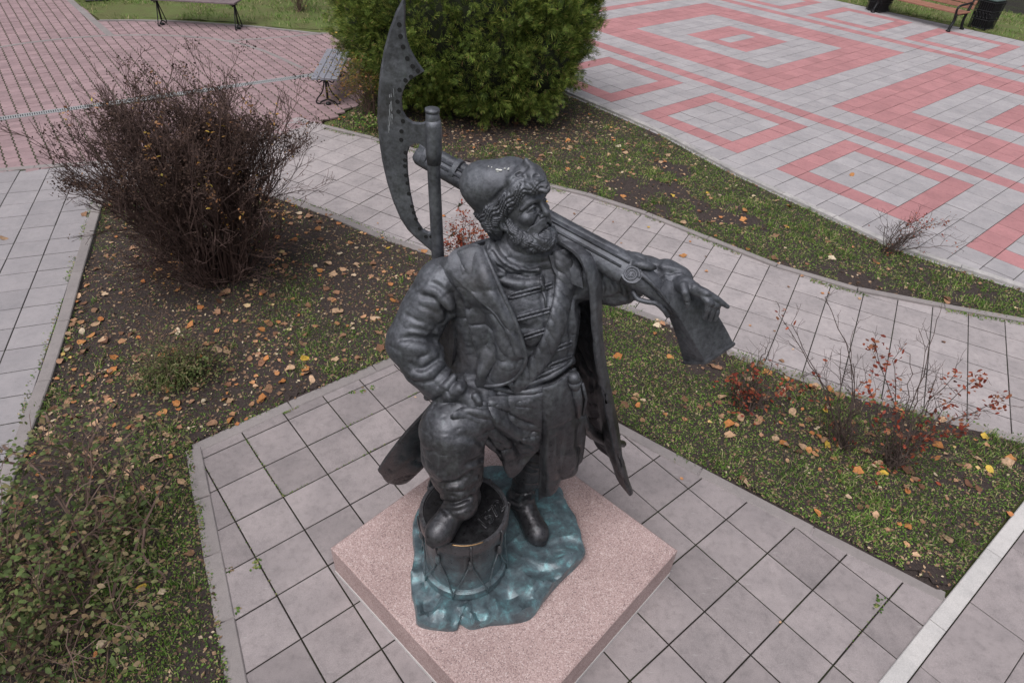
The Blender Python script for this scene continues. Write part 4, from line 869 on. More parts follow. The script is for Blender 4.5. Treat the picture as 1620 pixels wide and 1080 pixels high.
class Field:
    def __init__(s, lo, hi, h):
        s.lo = np.array(lo, float); s.h = h
        s.n = np.ceil((np.array(hi)-s.lo)/h).astype(int)+1
        s.d = np.full(s.n, 0.5, np.float32)
        s.ax = [(s.lo[i]+h*np.arange(s.n[i])).astype(np.float32) for i in range(3)]
    def reg(s, lo, hi):
        a = np.clip(np.floor((np.array(lo)-s.lo)/s.h).astype(int), 0, s.n-1); b = np.clip(np.ceil((np.array(hi)-s.lo)/s.h).astype(int)+1, 0, s.n)
        if np.any(b <= a): return None
        sl = tuple(slice(i, j) for i, j in zip(a, b))
        return sl, s.ax[0][sl[0]][:, None, None], s.ax[1][sl[1]][None, :, None], s.ax[2][sl[2]][None, None, :]
    def join(s, sl, e, k, cut=False):
        d = s.d[sl]; e = e.astype(np.float32)
        if cut: d = -d
        if k > 0:
            m = np.maximum(k-np.abs(d-e), 0)/k; r = np.minimum(d, e) - m*m*k*.25
        else: r = np.minimum(d, e)
        s.d[sl] = -r if cut else r
    @staticmethod
    def _rc(X, Y, Z, a, b, ra, rb):
        ba = b-a; L = max(float(ba@ba), 1e-9)
        px, py, pz = X-a[0], Y-a[1], Z-a[2]
        h = np.clip((px*ba[0]+py*ba[1]+pz*ba[2])/L, 0, 1)
        return np.sqrt((px-h*ba[0])**2+(py-h*ba[1])**2+(pz-h*ba[2])**2) - (ra+(rb-ra)*h)
    def tube(s, pts, rad, k=.03, cut=False):
        pts = [np.array(p, float) for p in pts]
        if not hasattr(rad, '__len__'): rad = [rad]*len(pts)
        m = max(rad)+k+3*s.h
        lo = np.min(pts, 0)-m; hi = np.max(pts, 0)+m
        g = s.reg(lo, hi)
        if g is None: return
        sl, X, Y, Z = g
        e = np.full(s.d[sl].shape, 9, np.float32); o = [q.start for q in sl]
        if len(pts) == 1: pts = pts*2; rad = list(rad)*2
        for i in range(len(pts)-1):
            mm = max(rad[i], rad[i+1])+k+3*s.h
            g2 = s.reg(np.minimum(pts[i], pts[i+1])-mm, np.maximum(pts[i], pts[i+1])+mm)
            if g2 is None: continue
            s2, x, y, z = g2
            loc = tuple(slice(q.start-b, q.stop-b) for q, b in zip(s2, o))
            e[loc] = np.minimum(e[loc], s._rc(x, y, z, pts[i], pts[i+1], rad[i], rad[i+1]))
        s.join(sl, e, k, cut)
    def ell(s, c, r, M=None, k=.04, cut=False):
        c = np.array(c, float); r = np.array(r, float); M = np.eye(3) if M is None else np.array(M)   # rows: local axes
        ext = np.sqrt(((M*r[:, None])**2).sum(0))+k+3*s.h
        g = s.reg(c-ext, c+ext)
        if g is None: return
        sl, X, Y, Z = g; x, y, z = X-c[0], Y-c[1], Z-c[2]
        q = [M[i][0]*x+M[i][1]*y+M[i][2]*z for i in range(3)]
        k0 = np.sqrt(sum((q[i]/r[i])**2 for i in range(3))); k1 = np.sqrt(sum((q[i]/r[i]**2)**2 for i in range(3)))+1e-6
        s.join(sl, k0*(k0-1)/k1, k, cut)
    def plane_cut(s, n, c, lo, hi, k=.01):
        """removes everything with n.p < c inside the box"""
        g = s.reg(lo, hi)
        if g is None: return
        sl, X, Y, Z = g
        s.join(sl, (n[0]*X+n[1]*Y+n[2]*Z-c), k, True)
    def wave(s, fn, lo, hi):
        g = s.reg(lo, hi)
        if g is None: return
        sl, X, Y, Z = g; s.d[sl] += fn(X, Y, Z).astype(np.float32)
    def hit(s, px, py, y0=1.6, y1=4.2):
        d = np.array(ray(px, py)); d = d/d[1]
        t = np.arange(y0, y1, s.h*.5); P = np.array(CAM_P)+t[:, None]*d
        q = (P-s.lo)/s.h; i = np.floor(q).astype(int)
        ok = np.all((i >= 0) & (i < s.n-1), 1)
        if not ok.any(): return None
        i = i[ok]; f = q[ok]-i; tt = t[ok]; v = 0
        for a in (0, 1):
            for b in (0, 1):
                for c in (0, 1):
                    w = (f[:, 0] if a else 1-f[:, 0])*(f[:, 1] if b else 1-f[:, 1])*(f[:, 2] if c else 1-f[:, 2])
                    v = v + w*s.d[i[:, 0]+a, i[:, 1]+b, i[:, 2]+c]
        j = np.argmax(v < 0)
        if v[j] >= 0: return None
        t0 = tt[j]
        if j > 0: t0 = tt[j-1]+(tt[j]-tt[j-1])*v[j-1]/(v[j-1]-v[j]+1e-9)
        return np.array(CAM_P)+t0*d
    def relief(s, px, r=.02, h=.012, k=.02, cut=False, step=5.0, taper=True):
        """a raised fold (or, cut, a crease) drawn over the surface along photo pixels"""
        P = spline2(px, step); pts = []; rad = []; n = len(P)
        for j, (x, y) in enumerate(P):
            H = s.hit(x, y)
            if H is None: continue
            v = np.array(ray(x, y)); v /= np.linalg.norm(v)
            u = j/max(n-1, 1); w = max(math.sin(math.pi*(.06+.88*u)), 0)**.6 if taper else 1
            off = (r-h*w)
            if pts and np.linalg.norm(H-last) > .12: continue
            last = H
            pts.append(H - v*off if cut else H + v*off); rad.append(r)
        if len(pts) > 1: s.tube(pts, rad, k, cut)
    def crumple(s, mask, amp, freq, seed=0.0, warp=.35):
        """creases and swells in a thin shell round the surface"""
        I = np.argwhere(np.abs(s.d) < .045); P = s.lo+I*s.h; w = mask(P); k = w > .01; I, P, w = I[k], P[k], w[k]
        c = creases(P, freq, warp, seed); sw = noise3(P*freq*.9+seed+5)-.5
        s.d[I[:, 0], I[:, 1], I[:, 2]] += (w*amp*(c*1.15-sw*.30)).astype(np.float32)
    def snap(s, P, D, off=0.0):
        """pull points onto the zero surface of a distance array"""
        P = np.array(P, float)
        for _ in range(6):
            q = np.clip((P-s.lo)/s.h, 1, s.n-3); i = np.round(q).astype(int)
            d0 = D[i[:, 0], i[:, 1], i[:, 2]]
            g = np.stack([D[i[:, 0]+1, i[:, 1], i[:, 2]]-D[i[:, 0]-1, i[:, 1], i[:, 2]], D[i[:, 0], i[:, 1]+1, i[:, 2]]-D[i[:, 0], i[:, 1]-1, i[:, 2]], D[i[:, 0], i[:, 1], i[:, 2]+1]-D[i[:, 0], i[:, 1], i[:, 2]-1]], 1)
            n = g/(np.linalg.norm(g, axis=1, keepdims=True)+1e-6)
            d0 = d0+((P-s.lo-i*s.h)*n).sum(1); P = P-n*np.clip(d0-off, -.05, .05)[:, None]
        return P
    def mesh(s, name, mat, parent, shade=True):
        d = s.d; neg = d < 0; nx, ny, nz = d.shape
        c = np.zeros((nx-1, ny-1, nz-1), np.int8)
        for a in (0, 1):
            for b in (0, 1):
                for e in (0, 1): c += neg[a:nx-1+a, b:ny-1+b, e:nz-1+e]
        act = (c > 0) & (c < 8); I = np.argwhere(act); idx = np.full(c.shape, -1, np.int32); idx[act] = np.arange(len(I))
        corner = np.array([(a, b, e) for a in (0, 1) for b in (0, 1) for e in (0, 1)])
        val = np.stack([d[I[:, 0]+q[0], I[:, 1]+q[1], I[:, 2]+q[2]] for q in corner], 1)
        acc = np.zeros((len(I), 3)); cnt = np.zeros(len(I))
        for i in range(8):
            for j in range(i+1, 8):
                if np.abs(corner[i]-corner[j]).sum() != 1: continue
                a, b = val[:, i], val[:, j]; m = (a < 0) != (b < 0); t = np.where(m, a/np.where(m, a-b, 1), 0)
                acc += np.where(m[:, None], corner[i]+t[:, None]*(corner[j]-corner[i]), 0); cnt += m
        v = s.lo + s.h*(I + acc/cnt[:, None])
        F = []
        for ax in range(3):
            sl0 = [slice(None)]*3; sl1 = [slice(None)]*3; sl0[ax] = slice(0, -1); sl1[ax] = slice(1, None)
            o = [q for q in range(3) if q != ax]
            ch = neg[tuple(sl0)] != neg[tuple(sl1)]
            P = np.argwhere(ch); ok = (P[:, o[0]] > 0) & (P[:, o[1]] > 0) & (P[:, o[0]] < d.shape[o[0]]-1) & (P[:, o[1]] < d.shape[o[1]]-1); P = P[ok]
            q = []
            for db, dc in ((0, 0), (-1, 0), (-1, -1), (0, -1)):
                R = P.copy(); R[:, o[0]] += db; R[:, o[1]] += dc; q.append(idx[R[:, 0], R[:, 1], R[:, 2]])
            q = np.stack(q, 1); fl = neg[P[:, 0], P[:, 1], P[:, 2]]
            if ax == 1: fl = ~fl
            q[~fl] = q[~fl][:, ::-1]; F.append(q)
        F = np.concatenate(F); F = F[(F >= 0).all(1)]
        # one gentle smoothing pass takes out the voxel steps
        for _ in range(1):
            nb = np.zeros_like(v); ct = np.zeros(len(v))
            for i in range(4):
                np.add.at(nb, F[:, i], v[F[:, (i+1) % 4]]); np.add.at(ct, F[:, i], 1)
            v = v*.82 + .18*nb/np.maximum(ct, 1)[:, None]
        return link(name, npmesh(name, v, F, shade), mat, parent)
def sheet(name, rows, thick, mat, parent, n=6, fold=None, tube_edge=0.0, crump=.008):
    """a thick piece of cloth through a grid of control points (rows of 3-D points)"""
    G = np.array(rows, float)
    G = np.stack([spline2(G[:, j], n=n) for j in range(G.shape[1])], 1)
    G = np.stack([spline2(G[i], n=n) for i in range(G.shape[0])], 0)
    R, C, _ = G.shape
    def normals(G):
        du = np.gradient(G, axis=0); dv = np.gradient(G, axis=1); N = np.cross(du, dv)
        return N/(np.linalg.norm(N, axis=2, keepdims=True)+1e-9)
    N = normals(G)
    if fold is not None:
        u, w = np.meshgrid(np.linspace(0, 1, R), np.linspace(0, 1, C), indexing='ij')
        G = G + N*fold(u, w)[:, :, None]; N = normals(G)
    if crump:
        q = G.reshape(-1, 3); c = creases(q, 5.5, .35, 3.0)*1.1-(noise3(q*6+9)-.5)*.35+creases(q, 12, .3, 8.0)*.4; ew = np.minimum(np.minimum(np.linspace(0, 1, R), np.linspace(1, 0, R))[:, None]*9+.12, np.minimum(np.linspace(0, 1, C), np.linspace(1, 0, C))[None]*7+.12).clip(0, 1); G = G - N*(crump*ew*c.reshape(R, C))[:, :, None]; N = normals(G)
    th = np.full((R, C), thick/2)
    if tube_edge:
        th[0] = th[-1] = th[:, 0] = th[:, -1] = tube_edge/2
    a = (G+N*th[:, :, None]).reshape(-1, 3); b = (G-N*th[:, :, None]).reshape(-1, 3); m = R*C
    ix = np.arange(m).reshape(R, C)
    q = np.stack([ix[:-1, :-1], ix[1:, :-1], ix[1:, 1:], ix[:-1, 1:]], 2).reshape(-1, 4)
    F = [q, q[:, ::-1]+m]
    rim = np.concatenate([ix[0, :], ix[1:, -1], ix[-1, -2::-1], ix[-2:0:-1, 0]]); r2 = np.roll(rim, -1)
    F.append(np.stack([rim, r2, r2+m, rim+m], 1))
    return link(name, npmesh(name, np.vstack([a, b]), np.concatenate(F), True), mat, parent)
# ------------------------------------------------------------------ bronze
def bronze_mat(name, patina=False, dark=1.0):
    m, nt, N, L, B = newmat(name)
    tc = N.new('ShaderNodeTexCoord'); co = tc.outputs['Object']
    n1 = noise_tex(N, L, 5, 6, .6, co); n2 = noise_tex(N, L, 38, 5, .7, co); n3 = noise_tex(N, L, 2.2, 3, .5, co)
    r1 = ramp(N, [(.28, (.068*dark, .070*dark, .082*dark)), (.50, (.115*dark, .119*dark, .139*dark)), (.74, (.180*dark, .188*dark, .216*dark))]); L.new(n1.outputs[0], r1.inputs[0])
    r2 = ramp(N, [(.35, (.6, .6, .6)), (.7, (1.18, 1.18, 1.18))]); L.new(n2.outputs[0], r2.inputs[0])
    c = mixc(N, L, 1.0, r1.outputs[0], r2.outputs[0], 'MULTIPLY')
    r3 = ramp(N, [(.58, (0, 0, 0)), (.75, (1, 1, 1))]); L.new(n3.outputs[0], r3.inputs[0])
    c = mixc(N, L, math_n(N, L, 'MULTIPLY', r3.outputs[0], .35), c, (.075*dark, .062*dark, .052*dark))
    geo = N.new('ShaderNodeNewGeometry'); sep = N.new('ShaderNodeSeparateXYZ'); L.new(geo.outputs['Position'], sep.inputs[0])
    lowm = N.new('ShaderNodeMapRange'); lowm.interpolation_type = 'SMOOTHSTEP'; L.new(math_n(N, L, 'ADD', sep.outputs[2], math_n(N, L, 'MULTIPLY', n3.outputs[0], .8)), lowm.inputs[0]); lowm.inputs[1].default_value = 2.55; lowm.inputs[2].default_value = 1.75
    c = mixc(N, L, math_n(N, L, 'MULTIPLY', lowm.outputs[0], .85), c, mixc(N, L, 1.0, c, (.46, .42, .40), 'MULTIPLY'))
    # thin rain runs down the metal
    mpr = N.new('ShaderNodeMapping'); mpr.inputs['Scale'].default_value = (26, 26, 1.6); L.new(geo.outputs['Position'], mpr.inputs[0]); nrn = noise_tex(N, L, 1, 4, .6, mpr.outputs[0]); rrn = ramp(N, [(.56, (0, 0, 0)), (.72, (1, 1, 1))]); L.new(nrn.outputs[0], rrn.inputs[0])
    c = mixc(N, L, math_n(N, L, 'MULTIPLY', rrn.outputs[0], .30), c, (.15*dark, .175*dark, .185*dark))
    if patina:
        # verdigris washed down over the foot of the casting
        hgt = math_n(N, L, 'MULTIPLY_ADD', sep.outputs[2], -2.2); hgt.node.inputs[2].default_value = 2.30
        n4 = noise_tex(N, L, 7, 8, .68, co, .6); n5 = noise_tex(N, L, 10, 8, .72, co, .4)
        f = math_n(N, L, 'ADD', math_n(N, L, 'MULTIPLY', n4.outputs[0], 1.5), hgt); f = math_n(N, L, 'SUBTRACT', f, 1.05, True)
        f = math_n(N, L, 'MULTIPLY', f, .9, True)
        rp = ramp(N, [(.28, (.040, .050, .058)), (.42, (.078, .104, .122)), (.53, (.105, .155, .178)), (.61, (.125, .235, .265)), (.69, (.20, .40, .43)), (.80, (.34, .48, .48))]); L.new(n5.outputs[0], rp.inputs[0])
        c = mixc(N, L, f, c, rp.outputs[0])
    L.new(c, B.inputs['Base Color'])
    B.inputs['Metallic'].default_value = .60 if not patina else .22
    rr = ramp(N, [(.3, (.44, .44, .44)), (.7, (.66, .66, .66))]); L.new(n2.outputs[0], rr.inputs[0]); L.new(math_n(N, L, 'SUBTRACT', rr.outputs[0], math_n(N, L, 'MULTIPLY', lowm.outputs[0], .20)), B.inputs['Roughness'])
    b1 = bump(N, L, n2.outputs[0], .5, .006); b2 = bump(N, L, n1.outputs[0], .12, .02, b1)
    L.new(b2, B.inputs['Normal'])
    return m
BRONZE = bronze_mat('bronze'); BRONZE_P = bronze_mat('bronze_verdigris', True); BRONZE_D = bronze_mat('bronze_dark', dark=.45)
def gold_mat():
    m, nt, N, L, B = newmat('worn_bronze'); B.inputs['Base Color'].default_value = (.30, .19, .10, 1); B.inputs['Metallic'].default_value = .8; B.inputs['Roughness'].default_value = .35
    return m
WORN = gold_mat()

STATUE = empty('bronze_statue', (0.0, 2.85, 0.34))
tag(STATUE, 'dark bronze statue of a bearded soldier with poleaxe and musket, one foot on a drum', 'statue')
class _P: pass
def to_statue(o):
    o.matrix_parent_inverse = Matrix.Translation(-Vector(STATUE.location)); return o
def yaw(a): # rows: local x (right of picture), y, z
    return np.array([[math.cos(a), math.sin(a), 0], [-math.sin(a), math.cos(a), 0], [0, 0, 1]])
TY = yaw(math.radians(14))

# ------------------------------------------------------------------ the body: torso, arms, hands, legs, boots in one skin
B_ = Field((-.80, 2.10, .40), (1.22, 3.48, 2.80), .0064)
# torso
B_.ell((.05, 3.07, 1.70), (.27, .20, .24), TY, .05)
B_.ell((.10, 2.99, 1.90), (.265, .225, .27), TY, .08)
B_.ell((.05, 3.03, 2.24), (.315, .225, .33), TY, .08)
B_.tube([(-.34, 2.99, 2.44), (-.12, 3.05, 2.55), (.05, 3.08, 2.58), (.2, 3.11, 2.555), (.36, 3.14, 2.46)], [.135, .12, .13, .12, .13], .08)
B_.tube([(.02, 3.10, 2.5), (.03, 3.09, 2.78)], [.15, .118], .05)
B_.ell((.17, 3.03, 2.12), (.215, .215, .36), TY, .08)
# far side of the coat over the shoulders and back
B_.ell((.0, 3.2, 2.2), (.36, .17, .42), TY, .08)
# right arm (picture left), hand set on the thigh
B_.tube([(-.40, 2.98, 2.44), (-.50, 2.92, 2.28), (-.575, 2.85, 2.12)], [.148, .142, .138], .05)
B_.tube([(-.575, 2.85, 2.12), (-.50, 2.79, 2.0), (-.43, 2.75, 1.93)], [.138, .125, .105], .03)
# legs
B_.tube([(-.06, 3.04, 1.70), (-.20, 2.80, 1.74), (-.32, 2.62, 1.66)], [.22, .20, .185], .05)
B_.tube([(-.32, 2.62, 1.66), (-.315, 2.585, 1.50), (-.285, 2.55, 1.36)], [.187, .19, .155], .05)
B_.tube([(-.285, 2.55, 1.36), (-.262, 2.53, 1.27)], [.15, .112], .04)
B_.tube([(.16, 3.07, 1.70), (.19, 3.03, 1.35), (.20, 3.01, 1.1)], [.22, .17, .135], .05)
B_.tube([(.20, 3.01, 1.1), (.165, 3.0, .82), (.125, 2.99, .60)], [.125, .105, .088], .03)
# boots
def boot(heel, toe, ank, sole):
    heel, toe, ank = map(np.array, (heel, toe, ank)); d = toe-heel; d = d/np.linalg.norm(d); s = np.array([-d[1], d[0], 0])
    B_.tube([ank, heel+V(0, 0, .03)], [.092, .085], .03)
    B_.tube([ank+d*.01, heel+d*.16+V(0, 0, .055), toe-d*.07+V(0, 0, .02)], [.085, .078, .07], .03)
    B_.tube([heel+V(0, 0, .0), heel+d*.15, toe-d*.09], [.072, .07, .088], .03)
    B_.tube([toe-d*.09, toe-d*.05], [.083, .07], .02)
    B_.plane_cut((0, 0, 1), sole, (heel[0]-.3, heel[1]-.45, sole-.14), (heel[0]+(.16 if sole > 1 else .3), heel[1]+.12, sole+.05), .004)
    return d, s
boot((-.225, 2.565, 1.10), (-.415, 2.255, 1.08), (-.255, 2.51, 1.17), 1.036)
boot((.105, 3.04, .50), (.295, 2.705, .475), (.125, 2.99, .60), .425)
# welt of the right boot, top seam rings of the boots
B_.tube([(-.255, 2.515, 1.235), (-.25, 2.45, 1.20)], .10, .02)
# left arm behind the musket
B_.tube([(.40, 3.13, 2.44), (.56, 3.15, 2.40), A(985, 446, 3.13)], [.135, .135, .122], .05)
B_.tube([A(985, 446, 3.13), A(1022, 432, 3.10), A(1056, 438, 3.05), A(1074, 447, 3.01)], [.120, .100, .082, .070], .03)
B_.tube([A(1052, 436, 3.05), A(1070, 445, 3.01)], [.094, .090], .015)
B_.tube([A(994, 410, 3.10), A(1012, 414, 3.08)], [.05, .05], .03)
# folds of the right sleeve
R = B_.relief
for px, r, h in (([(681, 449), (693, 455), (708, 472)], .022, .018), ([(667, 467), (687, 470), (703, 482), (717, 503)], .026, .024),
                 ([(664, 484), (680, 490), (693, 498)], .012, .006), ([(640, 497), (655, 505), (668, 511)], .012, .007),
                 ([(682, 507), (700, 521)], .014, .007), ([(648, 518), (667, 523), (686, 527)], .012, .006),
                 ([(632, 538), (650, 535), (670, 539), (690, 546)], .022, .018), ([(684, 537), (700, 542), (718, 545)], .03, .028),
                 ([(650, 578), (665, 585), (680, 580), (696, 566)], .022, .020), ([(664, 578), (671, 562), (698, 556)], .020, .018),
                 ([(690, 598), (700, 586), (711, 578)], .016, .013), ([(644, 600), (662, 606), (682, 603)], .014, .007),
                 ([(715, 455), (727, 478), (733, 500), (738, 525)], .03, .03)):
    R(px, r, h, .013, True)
for px, r, h in (([(676, 458), (694, 463), (711, 477)], .026, .014), ([(700, 472), (716, 490), (724, 512)], .026, .018),
                 ([(640, 547), (665, 551), (700, 553)], .030, .016), ([(655, 592), (676, 592), (697, 574)], .022, .012),
                 ([(668, 570), (684, 562), (704, 562)], .016, .010), ([(698, 602), (709, 588), (716, 580)], .018, .010)):
    R(px, r, h, .03)
# cuff rings
B_.tube([A(676, 628, 2.74), A(690, 622, 2.665), A(706, 611, 2.655), A(719, 596, 2.70)], [.022, .027, .026, .022], .015)
B_.tube([A(694, 632, 2.70), A(712, 625, 2.64), A(727, 614, 2.65), A(732, 604, 2.70)], [.03, .036, .034, .03], .015)
# the hand on the thigh: back of the hand and bent fingers
B_.tube([A(726, 620, 2.68), A(748, 632, 2.66)], [.058, .052], .02)
for x0, y0, x1, y1, r in ((752, 626, 760, 646, .022), (744, 636, 750, 654, .024), (735, 640, 740, 656, .025), (726, 641, 731, 655, .024)):
    B_.tube([A(x0, y0, 2.63), A((x0+x1)/2+1, (y0+y1)/2-2, 2.615), A(x1, y1, 2.64)], [r, r*.95, r*.8], .008)
B_.tube([A(748, 622, 2.68), A(766, 632, 2.70)], [.028, .02], .01)
# breeches folds at the knee
for px, r, h in (([(741, 735), (755, 728), (770, 722)], .016, .012), ([(735, 745), (752, 742), (766, 733)], .016, .012), ([(700, 768), (725, 762), (748, 748)], .02, .016),
                 ([(708, 778), (730, 776), (750, 766)], .018, .014), ([(715, 693), (745, 692), (770, 703)], .02, .010), ([(662, 735), (668, 752), (680, 768)], .02, .014),
                 ([(700, 797), (722, 797), (745, 786)], .016, .013), ([(706, 806), (725, 806), (742, 798)], .014, .010), ([(690, 785), (698, 800), (708, 812)], .012, .01)):
    R(px, r, h, .018, True)
for px, r, h in (([(738, 740), (756, 735), (768, 727)], .015, .012), ([(712, 770), (735, 769), (752, 757)], .02, .014), ([(702, 785), (725, 785), (748, 776)], .022, .014), ([(703, 800), (724, 801), (745, 793)], .014, .010)):
    R(px, r, h, .018)
# boot creases on the left leg
for px in ([(806, 792), (820, 797), (834, 791)], [(808, 801), (820, 806), (831, 801)], [(803, 778), (822, 784), (840, 775)]): R(px, .012, .010, .012, True)
R([(676, 858), (690, 867), (708, 868), (722, 858)], .012, .012, .006)
R([(824, 846), (834, 862), (848, 866), (862, 860)], .012, .010, .006)
# chest and belly: folds, sash, frogging
for px, r, h in (([(862, 440), (858, 470), (864, 510), (868, 560)], .008, .007), ([(815, 515), (835, 522), (850, 516)], .02, .008), ([(822, 548), (840, 556), (856, 548)], .02, .008),
                 ([(905, 470), (908, 520), (905, 560)], .03, .018), ([(870, 452), (868, 480)], .008, .006)):
    R(px, r, h, .02, True)
# collars of the caftan
R([(766, 398), (776, 424), (800, 442), (826, 450), (852, 446)], .034, .030, .012, taper=False)
R([(776, 386), (788, 408), (812, 424), (836, 431), (852, 428)], .030, .030, .012, taper=False)
R([(778, 398), (792, 418), (818, 432), (845, 436)], .010, .012, .010, True, taper=False)
R([(852, 424), (856, 440), (852, 452)], .012, .012, .01)
# waist sash: wrapped turns
for px, r in (([(780, 612), (810, 618), (845, 617), (875, 607), (902, 588)], .03), ([(800, 604), (830, 607), (862, 600), (890, 584), (905, 570)], .026), ([(790, 622), (825, 628), (858, 625), (885, 612)], .02)):
    R(px, r, .016, .015, taper=False)
for px in ([(800, 613), (835, 614), (870, 603), (898, 582)], [(790, 620), (830, 624), (866, 615), (892, 600)], [(815, 598), (845, 600), (880, 588)]): R(px, .009, .008, .012, True)
# caftan over the lap
for px, r, h in (([(768, 640), (790, 640), (815, 650), (850, 652)], .035, .022), ([(770, 660), (795, 668), (822, 674), (850, 676)], .035, .02), ([(760, 655), (785, 690), (800, 715)], .03, .016)):
    R(px, r, h, .04)
for px, r, h in (([(780, 628), (802, 630), (824, 640), (853, 642)], .018, .014), ([(772, 648), (795, 656), (820, 662), (852, 664)], .018, .014)):
    R(px, r, h, .03, True)
# folds of the left sleeve
for px in ([(956, 440), (962, 455), (958, 470)], [(972, 445), (980, 462), (976, 478)], [(990, 452), (998, 464), (1000, 476)], [(1035, 422), (1044, 430), (1046, 440)], [(1056, 428), (1064, 436), (1066, 446)]): R(px, .016, .014, .015, True)
def cloth_mask(P):
    x, y, z = P[:, 0], P[:, 1], P[:, 2]; w = np.ones(len(P))
    w *= np.clip((z-1.22)/.1, 0, 1)*(x < .05)+np.clip((z-.62)/.1, 0, 1)*(x >= .05)            # not the boots
    hand = np.linalg.norm(P-A(742, 642, 2.64), axis=1); w *= np.clip((hand-.10)/.06, 0, 1)
    chest = np.exp(-(((x-.10)/.22)**2+((z-2.25)/.30)**2)**2); leg = np.clip((1.95-z)/.2, 0, 1)*(x < .05); arm = np.clip((-.30-x)/.12, 0, 1)*(z > 1.85); return w*(1-.65*chest*(x > -.15))*(1-.5*leg)*(1-.6*arm)
B_.crumple(cloth_mask, .013, 4.6, 2.0); B_.crumple(cloth_mask, .0055, 11.0, 13.0, .25)
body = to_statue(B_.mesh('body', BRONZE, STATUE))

# ------------------------------------------------------------------ head, turned to his left
HC = V(.0, 3.10, 2.875); HY = math.radians(54)
HF = V(math.sin(HY), -math.cos(HY), .30); HF /= np.linalg.norm(HF)
HR = np.cross(HF, V(0, 0, 1)); HR = HR/np.linalg.norm(HR); HU = np.cross(HR, HF)
HM = np.array([HF, HR, HU])
def hl(x, y, z): return HC + HF*x + HR*y + HU*z
Hd = Field(HC+V(-.24, -.27, -.33), HC+V(.27, .24, .27), .0036)
def E(x, y, z, rx, ry, rz, k=.02, cut=False): Hd.ell(hl(x, y, z), (rx, ry, rz), HM, k, cut)
def Tb(pts, r, k=.012, cut=False, f=Hd): f.tube([hl(*p) for p in pts], r, k, cut)
E(-.015, 0, .05, .155, .122, .165, .03)
E(.042, 0, -.06, .108, .098, .145, .03)
Tb([(0, 0, -.12), (-.03, 0, -.3)], [.10, .115], .04)
E(.095, 0, .070, .050, .088, .055, .03)
for s in (1, -1):
    E(.100, s*.070, -.028, .032, .036, .028, .028)                          # cheekbone
    E(.142, s*.047, .016, .032, .036, .024, .010, True)                    # socket
    Tb([(.146, s*.012, .050), (.141, s*.040, .058), (.122, s*.070, .050), (.095, s*.096, .026)], [.012, .015, .014, .010], .010)      # brow
    E(.104, s*.049, .012, .030, .028, .027, .001)                          # eyeball
    Tb([(.122, s*.020, .010), (.136, s*.036, .026), (.138, s*.052, .029), (.126, s*.068, .020), (.110, s*.080, .004)], [.005, .0065, .0075, .0065, .005], .002)    # upper lid
    Tb([(.122, s*.022, .006), (.133, s*.040, -.006), (.130, s*.056, -.008), (.112, s*.079, .002)], [.004, .0055, .0055, .004], .002)    # lower lid
    Tb([(.130, s*.028, -.016), (.128, s*.050, -.024), (.108, s*.080, -.016)], [.006, .007, .005], .008)    # bag under the eye
    Tb([(.128, s*.026, -.010), (.126, s*.050, -.016), (.110, s*.078, -.008)], [.004, .005, .004], .006, True)
    Tb([(.136, s*.053, .013)], [.0078], .001, True)                        # pupil
    Tb([(.150, s*.020, -.036)], [.0135], .008)                             # nostril wing
    Tb([(.160, s*.011, -.050)], [.006], .003, True)                        # nostril
    Tb([(.142, s*.030, -.034), (.128, s*.052, -.062), (.108, s*.066, -.085)], [.008, .008, .006], .010, True)    # cheek fold
    Tb([(.088, s*.092, .012), (.075, s*.104, .002)], [.003, .003], .004, True); Tb([(.088, s*.090, .002), (.074, s*.102, -.012)], [.003, .003], .004, True)   # crow's feet
    Tb([(-.005, s*.120, -.015), (-.030, s*.130, -.030), (-.022, s*.128, -.065), (.0, s*.118, -.082)], [.015, .019, .019, .015], .008)       # ear
    Tb([(-.008, s*.136, -.040), (-.006, s*.134, -.058)], [.010, .008], .006, True)
Tb([(.140, 0, .046), (.156, 0, .012), (.172, 0, -.018)], [.013, .0145, .0165], .010)                  # nose
Tb([(.172, 0, -.026)], [.019], .010)
Tb([(.158, 0, -.046), (.150, 0, -.060)], [.010, .010], .010)
for z_ in (.076, .090): Tb([(.126, -.05, z_), (.140, 0, z_+.003), (.126, .05, z_)], .003, .005, True)
Tb([(.142, -.028, -.098), (.156, 0, -.094), (.142, .028, -.098)], [.008, .013, .008], .006)           # lower lip
head = to_statue(Hd.mesh('head', BRONZE, STATUE))

# beard and moustache: masses overlaid with long wavy strands
Bd = Field(HC+V(-.22, -.30, -.32), HC+V(.30, .24, .06), .0038)
def Eb(x, y, z, rx, ry, rz, k=.02): Bd.ell(hl(x, y, z), (rx, ry, rz), HM, k)
for s in (1, -1):
    Tb([(.0, s*.104, -.035), (.02, s*.104, -.085), (.05, s*.096, -.130), (.09, s*.06, -.160)], [.020, .030, .042, .054], .02, f=Bd)
Eb(.104, 0, -.168, .084, .090, .074, .03)
def local(X, Y, Z):
    x, y, z = X-HC[0], Y-HC[1], Z-HC[2]; return [HM[i][0]*x+HM[i][1]*y+HM[i][2]*z for i in range(3)]
def beard_wave(X, Y, Z):
    x, y, z = local(X, Y, Z); th = np.arctan2(y, x+.02); rr_ = np.sqrt((x+.02)**2+y*y)
    ph = th*22+2.2*np.sin(z*70+th*3)+1.3*np.sin(z*140-th*9)+rr_*30; ph2 = th*41+2.6*np.sin(z*95+2+th*5)+rr_*60
    w = .0075*(np.abs(np.sin(ph))**.7-.55)+.0035*(np.abs(np.sin(ph2))-.5)+.006*np.sin(z*95+4*np.sin(th*7))*.5
    return -w
Bd.wave(beard_wave, Bd.lo, Bd.lo+Bd.h*Bd.n)
